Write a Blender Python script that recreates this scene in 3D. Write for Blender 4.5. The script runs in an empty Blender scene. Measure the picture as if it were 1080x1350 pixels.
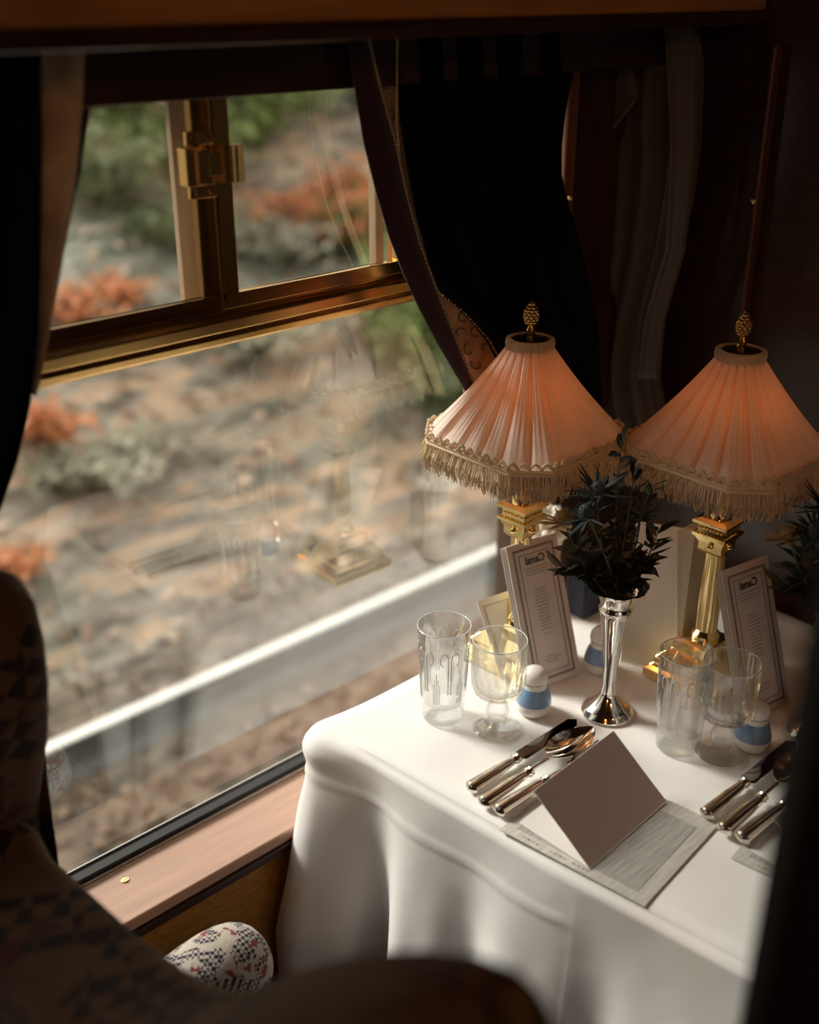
import bpy, bmesh, math, random
from mathutils import Vector, Matrix, noise
random.seed(7)
S = bpy.context.scene
COL = S.collection
PI = math.pi

# ------------------------------------------------------------------ camera
F_PX = 1500.0
PITCH = math.atan(695 / F_PX)
AZ = math.atan(1790 / (F_PX / math.cos(PITCH)))
CAM = Vector((0, 0, 1.60))
CD = Vector((math.cos(AZ) * math.cos(PITCH), math.sin(AZ) * math.cos(PITCH), -math.sin(PITCH)))
CR = Vector((math.sin(AZ), -math.cos(AZ), 0))
CU = CR.cross(CD)
cam_data = bpy.data.cameras.new('camera')
cam = bpy.data.objects.new('camera', cam_data)
COL.objects.link(cam)
cam.matrix_world = Matrix.Translation(CAM) @ Matrix((CR, CU, -CD)).transposed().to_4x4()
cam_data.sensor_fit = 'VERTICAL'
cam_data.sensor_height = 36
cam_data.lens = 36 * F_PX / 1350
cam_data.clip_start = 0.02
cam_data.clip_end = 200
cam_data.dof.use_dof = True
cam_data.dof.focus_distance = 1.38
cam_data.dof.aperture_fstop = 2.0
S.camera = cam

S.view_settings.view_transform = 'Standard'
S.view_settings.look = 'None'
S.view_settings.gamma = 1
S.view_settings.exposure = 0.33

# ------------------------------------------------------------------ world + sun + lamps of the carriage
w = bpy.data.worlds.new('overcast_sky'); S.world = w; w.use_nodes = True
nt = w.node_tree; nt.nodes.clear()
wo = nt.nodes.new('ShaderNodeOutputWorld'); bg = nt.nodes.new('ShaderNodeBackground')
tc = nt.nodes.new('ShaderNodeTexCoord'); sep = nt.nodes.new('ShaderNodeSeparateXYZ')
rp = nt.nodes.new('ShaderNodeValToRGB')
rp.color_ramp.elements[0].position = 0.0; rp.color_ramp.elements[0].color = (.30, .27, .23, 1)
rp.color_ramp.elements[1].position = 0.45; rp.color_ramp.elements[1].color = (1.0, .965, .91, 1)
nt.links.new(tc.outputs['Generated'], sep.inputs[0]); nt.links.new(sep.outputs['Z'], rp.inputs[0])
nt.links.new(rp.outputs[0], bg.inputs[0]); bg.inputs[1].default_value = 1.8
nt.links.new(bg.outputs[0], wo.inputs[0])

sun_d = bpy.data.lights.new('hazy_sun', 'SUN'); sun_d.energy = 4.3; sun_d.angle = math.radians(16); sun_d.color = (1, .95, .88)
sun = bpy.data.objects.new('hazy_sun', sun_d); COL.objects.link(sun)
sun.rotation_euler = Vector((0.34, -1.0, -0.78)).to_track_quat('-Z', 'Y').to_euler()

# ------------------------------------------------------------------ pixel -> point on a real plane
def ray(x, y): return CD + CR * ((x - 540) / F_PX) - CU * ((y - 675) / F_PX)
def onZ(x, y, z=.75): v = ray(x, y); return CAM + v * ((z - CAM.z) / v.z)
def onY(x, y, Y): v = ray(x, y); return CAM + v * (Y / v.y)
def onX(x, y, X): v = ray(x, y); return CAM + v * (X / v.x)

# ------------------------------------------------------------------ materials
def new_mat(name):
    m = bpy.data.materials.new(name); m.use_nodes = True
    n = m.node_tree.nodes; b = n['Principled BSDF']
    return m, m.node_tree, b
def mat(name, col, rough=.5, metal=0, spec=.5, noise_amt=0, nscale=20, bump=0, bscale=60, stretch=(1, 1, 1), sheen=0, coat=0, trans=0, col2=None):
    m, t, b = new_mat(name)
    b.inputs['Base Color'].default_value = (*col, 1)
    b.inputs['Roughness'].default_value = rough
    b.inputs['Metallic'].default_value = metal
    b.inputs['Specular IOR Level'].default_value = spec
    b.inputs['Coat Weight'].default_value = coat
    b.inputs['Coat Roughness'].default_value = .15
    b.inputs['Sheen Weight'].default_value = sheen
    tcn = t.nodes.new('ShaderNodeTexCoord'); mp = t.nodes.new('ShaderNodeMapping')
    mp.inputs['Scale'].default_value = stretch
    t.links.new(tcn.outputs['Object'], mp.inputs[0])
    if noise_amt or col2:
        nz = t.nodes.new('ShaderNodeTexNoise'); nz.inputs['Scale'].default_value = nscale; nz.inputs['Detail'].default_value = 6
        r = t.nodes.new('ShaderNodeValToRGB')
        c2 = col2 or tuple(c * (1 - noise_amt) for c in col)
        r.color_ramp.elements[0].position = .35; r.color_ramp.elements[0].color = (*c2, 1)
        r.color_ramp.elements[1].position = .68; r.color_ramp.elements[1].color = (*col, 1)
        t.links.new(mp.outputs[0], nz.inputs['Vector']); t.links.new(nz.outputs['Fac'], r.inputs[0])
        t.links.new(r.outputs[0], b.inputs['Base Color'])
    if bump:
        nb = t.nodes.new('ShaderNodeTexNoise'); nb.inputs['Scale'].default_value = bscale; nb.inputs['Detail'].default_value = 4
        bp = t.nodes.new('ShaderNodeBump'); bp.inputs['Strength'].default_value = bump; bp.inputs['Distance'].default_value = .004
        t.links.new(mp.outputs[0], nb.inputs['Vector']); t.links.new(nb.outputs['Fac'], bp.inputs['Height'])
        t.links.new(bp.outputs[0], b.inputs['Normal'])
    if trans:
        out = t.nodes['Material Output']; tr = t.nodes.new('ShaderNodeBsdfTranslucent'); mx = t.nodes.new('ShaderNodeMixShader')
        tr.inputs[0].default_value = (*col, 1); mx.inputs[0].default_value = trans
        t.links.new(b.outputs[0], mx.inputs[1]); t.links.new(tr.outputs[0], mx.inputs[2]); t.links.new(mx.outputs[0], out.inputs[0])
    return m

def pane_mat(name, tint, boost=1.0):
    m = bpy.data.materials.new(name); m.use_nodes = True; t = m.node_tree; t.nodes.clear()
    o = t.nodes.new('ShaderNodeOutputMaterial'); tr = t.nodes.new('ShaderNodeBsdfTransparent'); gl = t.nodes.new('ShaderNodeBsdfGlossy')
    fr = t.nodes.new('ShaderNodeFresnel'); mx = t.nodes.new('ShaderNodeMixShader'); mu = t.nodes.new('ShaderNodeMath')
    mu.operation = 'MULTIPLY'; mu.inputs[1].default_value = boost; mu.use_clamp = True
    tr.inputs[0].default_value = (*tint, 1); gl.inputs['Roughness'].default_value = 0.0; gl.inputs[0].default_value = (1, 1, 1, 1)
    fr.inputs[0].default_value = 1.5
    ge = t.nodes.new('ShaderNodeNewGeometry'); sb = t.nodes.new('ShaderNodeMath'); sb.operation = 'SUBTRACT'; sb.inputs[0].default_value = 1
    m3 = t.nodes.new('ShaderNodeMath'); m3.operation = 'MULTIPLY'     # one clean reflection, from the front face of each pane
    t.links.new(ge.outputs['Backfacing'], sb.inputs[1]); t.links.new(sb.outputs[0], m3.inputs[0]); t.links.new(mu.outputs[0], m3.inputs[1])
    t.links.new(fr.outputs[0], mu.inputs[0]); t.links.new(m3.outputs[0], mx.inputs[0])
    t.links.new(tr.outputs[0], mx.inputs[1]); t.links.new(gl.outputs[0], mx.inputs[2]); t.links.new(mx.outputs[0], o.inputs[0])
    return m

def glass_mat():
    m = bpy.data.materials.new('table_glass'); m.use_nodes = True; t = m.node_tree; t.nodes.clear()
    o = t.nodes.new('ShaderNodeOutputMaterial'); g = t.nodes.new('ShaderNodeBsdfGlass'); tr = t.nodes.new('ShaderNodeBsdfTransparent'); mx = t.nodes.new('ShaderNodeMixShader')
    g.inputs['IOR'].default_value = 1.42; g.inputs['Color'].default_value = (1, 1, 1, 1); g.inputs['Roughness'].default_value = 0.0
    tr.inputs[0].default_value = (.985, .99, .99, 1); mx.inputs[0].default_value = .80
    gl = t.nodes.new('ShaderNodeBsdfGlossy'); gl.inputs['Roughness'].default_value = .05; lw = t.nodes.new('ShaderNodeLayerWeight'); lw.inputs[0].default_value = .22
    mu = t.nodes.new('ShaderNodeMath'); mu.operation = 'MULTIPLY'; mu.inputs[1].default_value = .6; m2 = t.nodes.new('ShaderNodeMixShader')
    t.links.new(g.outputs[0], mx.inputs[1]); t.links.new(tr.outputs[0], mx.inputs[2])
    t.links.new(lw.outputs['Facing'], mu.inputs[0]); t.links.new(mu.outputs[0], m2.inputs[0])
    t.links.new(mx.outputs[0], m2.inputs[1]); t.links.new(gl.outputs[0], m2.inputs[2]); t.links.new(m2.outputs[0], o.inputs[0])
    return m

def cloth_mat():
    m, t, b = new_mat('damask_linen')
    b.inputs['Base Color'].default_value = (.86, .84, .82, 1); b.inputs['Roughness'].default_value = .62; b.inputs['Sheen Weight'].default_value = .25
    b.inputs['Specular IOR Level'].default_value = .3
    tcn = t.nodes.new('ShaderNodeTexCoord')
    nb = t.nodes.new('ShaderNodeTexNoise'); nb.inputs['Scale'].default_value = 9; nb.inputs['Detail'].default_value = 2
    bp = t.nodes.new('ShaderNodeBump'); bp.inputs['Strength'].default_value = .35; bp.inputs['Distance'].default_value = .01
    w2 = t.nodes.new('ShaderNodeTexNoise'); w2.inputs['Scale'].default_value = 900; w2.inputs['Detail'].default_value = 1
    b2 = t.nodes.new('ShaderNodeBump'); b2.inputs['Strength'].default_value = .12; b2.inputs['Distance'].default_value = .001
    t.links.new(tcn.outputs['Object'], nb.inputs['Vector']); t.links.new(tcn.outputs['Object'], w2.inputs['Vector'])
    t.links.new(nb.outputs['Fac'], bp.inputs['Height']); t.links.new(w2.outputs['Fac'], b2.inputs['Height'])
    t.links.new(bp.outputs[0], b2.inputs['Normal']); t.links.new(b2.outputs[0], b.inputs['Normal'])
    return m

def moquette(name, pale, dark, accent, scale, dim=1.0):
    """geometric woven seat fabric: zigzag ground, blocks of small checks and accent patches"""
    m, t, b = new_mat(name); b.inputs['Roughness'].default_value = .95; b.inputs['Specular IOR Level'].default_value = .1; b.inputs['Sheen Weight'].default_value = .15
    N = t.nodes; L = t.links
    tcn = N.new('ShaderNodeTexCoord'); mp = N.new('ShaderNodeMapping'); mp.inputs['Scale'].default_value = (scale,) * 3; mp.inputs['Rotation'].default_value = (.5, .7, .78)
    L.new(tcn.outputs['Object'], mp.inputs[0])
    c1 = N.new('ShaderNodeTexChecker'); c1.inputs['Scale'].default_value = 9
    c1.inputs[1].default_value = (*[c * dim for c in pale], 1); c1.inputs[2].default_value = (*[c * dim for c in dark], 1)
    v = N.new('ShaderNodeTexVoronoi'); v.distance = 'MANHATTAN'; v.inputs['Scale'].default_value = 1.3; v.inputs['Randomness'].default_value = .35
    L.new(mp.outputs[0], c1.inputs['Vector']); L.new(mp.outputs[0], v.inputs['Vector'])
    r1 = N.new('ShaderNodeValToRGB'); r1.color_ramp.interpolation = 'CONSTANT'
    e = r1.color_ramp.elements; e[0].position = 0; e[0].color = (0, 0, 0, 1); e[1].position = .80; e[1].color = (1, 1, 1, 1)
    L.new(v.outputs['Distance'], r1.inputs[0])
    mx = N.new('ShaderNodeMix'); mx.data_type = 'RGBA'; mx.inputs[7].default_value = (*[c * dim for c in pale], 1)
    L.new(r1.outputs[0], mx.inputs[0]); L.new(c1.outputs[0], mx.inputs[6])
    c2 = N.new('ShaderNodeTexChecker'); c2.inputs['Scale'].default_value = 1.1; c2.inputs[1].default_value = (0, 0, 0, 1); c2.inputs[2].default_value = (1, 1, 1, 1)
    L.new(mp.outputs[0], c2.inputs['Vector'])
    nz = N.new('ShaderNodeTexNoise'); nz.inputs['Scale'].default_value = 2.4; r2 = N.new('ShaderNodeValToRGB'); r2.color_ramp.elements[0].position = .58; r2.color_ramp.elements[1].position = .60
    L.new(mp.outputs[0], nz.inputs['Vector']); L.new(nz.outputs['Fac'], r2.inputs[0])
    mm = N.new('ShaderNodeMath'); mm.operation = 'MULTIPLY'; L.new(r2.outputs[0], mm.inputs[0]); L.new(c2.outputs['Fac'], mm.inputs[1])
    m2 = N.new('ShaderNodeMix'); m2.data_type = 'RGBA'; m2.inputs[7].default_value = (*[c * dim for c in accent], 1)
    L.new(mm.outputs[0], m2.inputs[0]); L.new(mx.outputs[2], m2.inputs[6]); L.new(m2.outputs[2], b.inputs['Base Color'])
    fz = N.new('ShaderNodeTexNoise'); fz.inputs['Scale'].default_value = 300; bp = N.new('ShaderNodeBump'); bp.inputs['Strength'].default_value = .5; bp.inputs['Distance'].default_value = .002
    L.new(tcn.outputs['Object'], fz.inputs['Vector']); L.new(fz.outputs['Fac'], bp.inputs['Height']); L.new(bp.outputs[0], b.inputs['Normal'])
    return m

def ground_mat():
    m, t, b = new_mat('leaf_litter_bank'); b.inputs['Roughness'].default_value = .95; b.inputs['Specular IOR Level'].default_value = .1
    N = t.nodes; L = t.links
    tcn = N.new('ShaderNodeTexCoord'); mp = N.new('ShaderNodeMapping'); mp.inputs['Scale'].default_value = (.42, 1.6, 1.6)
    L.new(tcn.outputs['Object'], mp.inputs[0])
    n1 = N.new('ShaderNodeTexNoise'); n1.inputs['Scale'].default_value = 4.2; n1.inputs['Detail'].default_value = 5; n1.inputs['Roughness'].default_value = .62
    r1 = N.new('ShaderNodeValToRGB'); cr = r1.color_ramp
    cr.elements[0].position = .30; cr.elements[0].color = (.055, .048, .038, 1)
    cr.elements[1].position = .80; cr.elements[1].color = (.54, .43, .33, 1)
    for p, c in ((.42, (.15, .12, .09)), (.50, (.26, .23, .19)), (.57, (.46, .29, .18)), (.66, (.36, .31, .25))):
        e = cr.elements.new(p); e.color = (*c, 1)
    L.new(mp.outputs[0], n1.inputs['Vector']); L.new(n1.outputs['Fac'], r1.inputs[0])
    n2 = N.new('ShaderNodeTexNoise'); n2.inputs['Scale'].default_value = .55; n2.inputs['Detail'].default_value = 3
    L.new(mp.outputs[0], n2.inputs['Vector'])
    r2 = N.new('ShaderNodeValToRGB'); r2.color_ramp.elements[0].position = .45; r2.color_ramp.elements[1].position = .62
    L.new(n2.outputs['Fac'], r2.inputs[0])
    n3 = N.new('ShaderNodeTexNoise'); n3.inputs['Scale'].default_value = 5; n3.inputs['Detail'].default_value = 4
    r3 = N.new('ShaderNodeValToRGB'); r3.color_ramp.elements[0].position = .35; r3.color_ramp.elements[0].color = (.08, .09, .06, 1)
    r3.color_ramp.elements[1].position = .65; r3.color_ramp.elements[1].color = (.33, .33, .28, 1)
    L.new(mp.outputs[0], n3.inputs['Vector']); L.new(n3.outputs['Fac'], r3.inputs[0])
    mx = N.new('ShaderNodeMix'); mx.data_type = 'RGBA'
    L.new(r2.outputs[0], mx.inputs[0]); L.new(r1.outputs[0], mx.inputs[6]); L.new(r3.outputs[0], mx.inputs[7]); L.new(mx.outputs[2], b.inputs['Base Color'])
    return m

M = dict(
    cloth=cloth_mat(),
    brass=mat('polished_brass', (.78, .50, .18), .22, 1, noise_amt=.25, nscale=8),
    lampbrass=mat('lamp_brass', (.95, .74, .36), .12, 1),
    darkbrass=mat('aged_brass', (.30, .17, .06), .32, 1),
    silver=mat('silver_plate', (.93, .90, .86), .10, 1),
    goldsilver=mat('worn_silver_handle', (.90, .82, .72), .2, 1, noise_amt=.25, nscale=60),
    blade=mat('steel_blade', (.60, .60, .60), .06, 1),
    glass=glass_mat(),
    pane=pane_mat('window_glass', (.93, .94, .92), 3.0),
    paper=mat('card_stock', (.80, .77, .74), .6, trans=.12),
    cream=mat('cream_paper', (.78, .74, .66), .6, trans=.1),
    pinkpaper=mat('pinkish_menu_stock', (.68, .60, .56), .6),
    matpaper=mat('printed_placemat', (.62, .60, .55), .6, noise_amt=.25, nscale=30, stretch=(1, 8, 1)),
    matinner=mat('placemat_field', (.47, .46, .43), .5, noise_amt=.35, nscale=45, stretch=(.6, 9, 1)),
    ink=mat('dark_ink', (.05, .04, .045), .6),
    softink=mat('grey_ink', (.25, .21, .20), .6),
    border=mat('border_ink', (.16, .13, .13), .6),
    navy=mat('navy_velvet', (.010, .011, .022), .9, sheen=.2, spec=.1),
    purple=mat('aubergine_velvet', (.035, .014, .022), .85, sheen=.3, spec=.1),
    black=mat('black_drape', (.006, .006, .009), .95, spec=.05, noise_amt=.3, nscale=30, stretch=(1, 1, .1)),
    lace=mat('cream_embroidered_lining', (.60, .42, .25), .8, noise_amt=.0, nscale=14, col2=(.30, .18, .10), bump=.3, bscale=80),
    braid=mat('gold_braid', (.62, .46, .26), .7, bump=.5, bscale=200),
    fringe=mat('champagne_fringe', (.88, .74, .53), .6, trans=.3),
    coat=mat('charcoal_wool', (.085, .067, .053), .95, spec=.1, sheen=.3, bump=.4, bscale=250),
    dwood=mat('dark_mahogany', (.045, .016, .008), .35, noise_amt=.5, nscale=12, stretch=(1, 8, 8), coat=.3),
    rwood=mat('red_mahogany', (.24, .085, .035), .35, noise_amt=.4, nscale=10, stretch=(6, 6, 1), coat=.3),
    owood=mat('orange_walnut', (.52, .22, .06), .3, noise_amt=.35, nscale=10, stretch=(.6, 6, 6), coat=.4),
    sill=mat('sill_veneer', (.50, .29, .20), .38, noise_amt=.18, nscale=14, stretch=(.5, 6, 6), coat=.5),
    palewood=mat('pale_oak', (.46, .32, .20), .5, noise_amt=.3, nscale=8, stretch=(8, 8, .6)),
    blk=mat('black_rubber', (.01, .01, .01), .5),
    alu=mat('aluminium_lip', (.5, .47, .42), .35, .8),
    porcelain=mat('white_porcelain', (.80, .77, .72), .22, coat=.3),
    blue=mat('blue_glaze', (.16, .29, .50), .25, coat=.3, col2=(.22, .34, .52), nscale=40),
    chinaline=mat('brown_glaze_line', (.20, .10, .05), .4),
    arm=moquette('armrest_moquette', (.46, .40, .34), (.028, .024, .045), (.22, .05, .055), 26),
    seatfab=moquette('chair_moquette', (.10, .056, .028), (.022, .014, .011), (.07, .022, .012), 5),
    leafdark=mat('dark_green_leaf', (.038, .046, .026), .45, noise_amt=.4, nscale=20),
    leafblue=mat('blue_thistle', (.065, .085, .085), .6, noise_amt=.4, nscale=30),
    stem=mat('plant_stem', (.10, .11, .06), .6),
    thistle=mat('ochre_bract', (.40, .27, .10), .6),
    whitefl=mat('white_ruffled_linen', (.83, .79, .70), .7, trans=.15),
    ground=ground_mat(),
    ballast=mat('track_ballast', (.17, .125, .085), .9, noise_amt=.0, nscale=11, col2=(.035, .027, .02), stretch=(.5, 1.5, 1)),
    stone=mat('ballast_stone', (.22, .155, .105), .9, noise_amt=.6, nscale=3),
    rail=mat('bright_rail_steel', (.86, .84, .80), .3, .6),
    railside=mat('grey_rail_web', (.11, .11, .105), .8),
    lgreen=mat('bush_leaf_green', (.25, .31, .09), .7, trans=.35, col2=(.12, .16, .045), nscale=1.5),
    lolive=mat('bush_leaf_olive', (.26, .27, .13), .7, trans=.3, col2=(.12, .15, .07), nscale=1.5),
    lorange=mat('bush_leaf_orange', (.66, .29, .13), .7, trans=.35, col2=(.46, .18, .08), nscale=2),
    lgrey=mat('bush_leaf_greygreen', (.38, .36, .27), .8, trans=.25, col2=(.22, .21, .14), nscale=1.5),
    carpet=mat('brown_carpet', (.035, .017, .011), .95, noise_amt=.4, nscale=60),
    ceil=mat('ceiling_veneer', (.12, .06, .03), .5),
    navyseat=mat('navy_plush', (.008, .011, .03), .9, sheen=.2),
)
m, t, b = new_mat('shade_silk')
b.inputs['Base Color'].default_value = (.94, .78, .68, 1); b.inputs['Roughness'].default_value = .55; b.inputs['Sheen Weight'].default_value = .2
tr = t.nodes.new('ShaderNodeBsdfTranslucent'); tr.inputs[0].default_value = (.95, .50, .26, 1); mx = t.nodes.new('ShaderNodeMixShader'); mx.inputs[0].default_value = .24
t.links.new(b.outputs[0], mx.inputs[1]); t.links.new(tr.outputs[0], mx.inputs[2]); t.links.new(mx.outputs[0], t.nodes['Material Output'].inputs[0])
M['shade'] = m
m, t, b = new_mat('lamp_glow'); b.inputs['Emission Color'].default_value = (1, .45, .13, 1); b.inputs['Emission Strength'].default_value = 30; b.inputs['Base Color'].default_value = (.8, .6, .4, 1)
M['glow'] = m
M['trimwood'] = mat('ghost_mahogany_trim', (.13, .05, .02), .4, noise_amt=.4, nscale=10, stretch=(6, 6, 1))  # dulled tone for the ghost images of the jamb strip
m, t, b = new_mat('bulb_glow'); b.inputs['Emission Color'].default_value = (1, .45, .14, 1); b.inputs['Emission Strength'].default_value = 4.5; b.inputs['Base Color'].default_value = (.8, .6, .4, 1)
M['bulb'] = m

# ------------------------------------------------------------------ geometry helpers
class MB:
    """collects shapes, links them as ONE mesh object"""
    def __init__(s): s.v = []; s.f = []
    def add(s, vs, fs):
        o = len(s.v); s.v += [Vector(p) for p in vs]; s.f += [tuple(i + o for i in f) for f in fs]; return s
    def box(s, a, b, rot=None, piv=None):
        x0, y0, z0 = a; x1, y1, z1 = b
        vs = [Vector(p) for p in ((x0,y0,z0),(x1,y0,z0),(x1,y1,z0),(x0,y1,z0),(x0,y0,z1),(x1,y0,z1),(x1,y1,z1),(x0,y1,z1))]
        if rot is not None:
            pv = Vector(piv) if piv else Vector((0, 0, 0)); vs = [rot @ (p - pv) + pv for p in vs]
        return s.add(vs, [(0,3,2,1),(4,5,6,7),(0,1,5,4),(1,2,6,5),(2,3,7,6),(3,0,4,7)])
    def lathe(s, prof, n=32, c=(0, 0, 0), cap=True, flute=None):
        vs = []; fs = []; cx, cy, cz = c
        for j, (r, z) in enumerate(prof):
            for i in range(n):
                a = 2 * PI * i / n; rr = r
                if flute: rr = r * (1 + flute(j, a))
                vs.append((cx + rr * math.cos(a), cy + rr * math.sin(a), cz + z))
        for j in range(len(prof) - 1):
            for i in range(n):
                k = (i + 1) % n; fs.append((j*n+i, j*n+k, (j+1)*n+k, (j+1)*n+i))
        if cap:
            fs.append(tuple(reversed(range(n)))); fs.append(tuple(range((len(prof)-1)*n, len(prof)*n)))
        return s.add(vs, fs)
    def sq(s, prof, c=(0, 0, 0), yaw=0):
        """stack of squares: (half width, z)"""
        vs = []; fs = []
        for h, z in prof:
            for q in ((-1,-1),(1,-1),(1,1),(-1,1)):
                x, y = q[0]*h, q[1]*h
                vs.append((c[0]+x*math.cos(yaw)-y*math.sin(yaw), c[1]+x*math.sin(yaw)+y*math.cos(yaw), c[2]+z))
        for j in range(len(prof)-1):
            for i in range(4):
                k = (i+1) % 4; fs.append((j*4+i, j*4+k, (j+1)*4+k, (j+1)*4+i))
        fs.append((3,2,1,0)); e = (len(prof)-1)*4; fs.append((e, e+1, e+2, e+3))
        return s.add(vs, fs)
    def tube(s, pts, r, n=8, r1=None):
        pts = [Vector(p) for p in pts]; vs = []; fs = []; m = len(pts); up = Vector((0, 0, 1))
        for j, p in enumerate(pts):
            d = (pts[min(j+1, m-1)] - pts[max(j-1, 0)])
            d = d.normalized() if d.length > 1e-9 else Vector((0,0,1))
            a = d.cross(up); a = d.cross(Vector((1, 0, 0))) if a.length < .05 else a
            a.normalize(); b2 = d.cross(a)
            rr = r if r1 is None else r + (r1 - r) * j / (m - 1)
            if callable(r): rr = r(j / (m - 1))
            for i in range(n):
                an = 2*PI*i/n; vs.append(p + a*(rr*math.cos(an)) + b2*(rr*math.sin(an)))
        for j in range(m-1):
            for i in range(n):
                k = (i+1) % n; fs.append((j*n+i, j*n+k, (j+1)*n+k, (j+1)*n+i))
        fs.append(tuple(reversed(range(n)))); fs.append(tuple(range((m-1)*n, m*n)))
        return s.add(vs, fs)
    def ball(s, c, r, n=12, sc=(1, 1, 1)):
        prof = [(max(1e-5, r*math.sin(PI*j/(n//2*2)))*1, -r*math.cos(PI*j/(n//2*2))) for j in range(n//2*2+1)]
        vs = []; fs = []
        for rr, z in prof:
            for i in range(n):
                a = 2*PI*i/n; vs.append((c[0]+rr*math.cos(a)*sc[0], c[1]+rr*math.sin(a)*sc[1], c[2]+z*sc[2]))
        for j in range(len(prof)-1):
            for i in range(n):
                k = (i+1) % n; fs.append((j*n+i, j*n+k, (j+1)*n+k, (j+1)*n+i))
        return s.add(vs, fs)
    def prism(s, outline, off):
        """closed outline of points, extruded by the vector off"""
        n = len(outline); o = Vector(off); vs = [Vector(p) for p in outline] + [Vector(p)+o for p in outline]
        fs = [tuple(range(n)), tuple(reversed(range(n, 2*n)))] + [(i, i+n, (i+1) % n + n, (i+1) % n) for i in range(n)]
        return s.add(vs, fs)
    def build(s, name, m, parent=None, origin=None, smooth=True, bevel=0, solid=0, sub=0, angle=40):
        o = Vector(origin) if origin is not None else Vector((0, 0, 0))
        if parent is not None and origin is None: pass
        me = bpy.data.meshes.new(name); me.from_pydata([tuple(p - o) for p in s.v], [], s.f); me.validate()
        bm = bmesh.new(); bm.from_mesh(me); bmesh.ops.remove_doubles(bm, verts=bm.verts, dist=1e-6)
        bmesh.ops.recalc_face_normals(bm, faces=bm.faces); bm.to_mesh(me); bm.free()
        me.materials.append(m if not isinstance(m, str) else M[m])
        ob = bpy.data.objects.new(name, me); COL.objects.link(ob)
        if parent is not None: ob.parent = parent
        ob.location = o
        if smooth:
            me.shade_smooth()
            if angle < 180: me.set_sharp_from_angle(angle=math.radians(angle))
        if sub:
            q = ob.modifiers.new('sub', 'SUBSURF'); q.levels = sub; q.render_levels = sub
        if solid:
            q = ob.modifiers.new('solid', 'SOLIDIFY'); q.thickness = solid; q.offset = 0
        if bevel:
            q = ob.modifiers.new('bevel', 'BEVEL'); q.width = bevel; q.segments = 3; q.limit_method = 'ANGLE'
        return ob
def tag(o, label, cat, group=None):
    o['label'] = label; o['category'] = cat
    if group: o['group'] = group
    return o
def struct(o, label=None):
    o['kind'] = 'structure'
    if label: o['label'] = label
    return o
def empty(name, loc, label=None, cat=None, group=None, rz=0):
    o = bpy.data.objects.new(name, None); COL.objects.link(o); o.location = loc; o.rotation_euler = (0, 0, rz); o.empty_display_size = .05
    if label: tag(o, label, cat, group)
    return o
def dup(root, loc, label, rz=None):
    def rec(o, par):
        c = o.copy(); COL.objects.link(c)
        if par is not None: c.parent = par
        for ch in [k for k in ALL if k.parent == o]: rec(ch, c)
        return c
    ALL = list(COL.objects)
    r = rec(root, None); r.location = loc; r['label'] = label
    if rz is not None: r.rotation_euler = (0, 0, rz)
    return r

# ================================================================== SETTING
TZ = .75          # table top
GY = 1.08         # window glass plane
X0, X1 = -2.6, 1.45
WL, WR = .22, 1.27   # window opening
struct(MB().box((X0, -1.7, -.06), (2.3, 1.2, 0)).build('floor', 'carpet', smooth=False), 'dark brown carpeted carriage floor')
struct(MB().box((X0, -1.7, 2.15), (2.3, 1.2, 2.2)).build('ceiling', 'ceil', smooth=False))
wm = MB()
wm.box((X0, 1.04, 0), (-1.30, 1.16, 2.15)); wm.box((-.30, 1.04, 0), (WL, 1.16, 2.15))
wm.box((WR, 1.04, 0), (X1 + .05, 1.16, 2.15)); wm.box((-1.30, 1.04, 1.50), (-.30, 1.16, 2.15)); wm.box((-1.30, 1.04, 0), (-.30, 1.16, .585))
wm.box((WL, 1.0, 1.512), (WR, 1.16, 2.15))
struct(wm.build('wall_window', mat('mid_mahogany', (.06, .022, .010), .4, noise_amt=.4, nscale=10, stretch=(6, 6, 1), coat=.2), smooth=False, bevel=.002), 'mahogany wall pier beside the window behind the lamp and its ghost image')
# panel under the sill
struct(MB().box((-1.3, .985, 0), (X1, 1.083, .585)).build('wall_lower', mat('figured_veneer_panel', (.44, .19, .035), .4, noise_amt=.45, nscale=26, stretch=(3, 1, 14), coat=.3), smooth=False), 'figured brown veneer panel below the window sill')
aw = MB()
for a, b_ in ((X0, -1.9), (-.9, -.5), (.5, 2.3)): aw.box((a, -1.70, 0), (b_, -1.62, 2.15))
for a, b_ in ((-1.9, -.9), (-.5, .5)): aw.box((a, -1.70, 0), (b_, -1.62, .85)); aw.box((a, -1.70, 1.6), (b_, -1.62, 2.15))
struct(aw.build('wall_aisle', 'dwood', smooth=False))
struct(MB().box((X1, -1.7, 0), (X1 + .06, 1.16, 2.15)).build('wall_partition', 'dwood', smooth=False), 'dark wood partition wall behind the second lamp')
struct(MB().box((X0 - .06, -1.7, 0), (X0, 1.16, 2.15)).build('wall_rear', 'dwood', smooth=False))
# top beam
bmo = MB(); bmo.box((-1.2, .88, 1.569), (X1, 1.0, 1.72)); 
beam = struct(bmo.build('trim_1', 'owood', smooth=False, bevel=.004), 'orange brown polished wood beam across the top')
b2 = MB(); b2.box((-1.2, .874, 1.553), (X1, 1.0, 1.5685)); b2.build('moulding', 'dwood', beam, smooth=False, bevel=.003)
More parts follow.
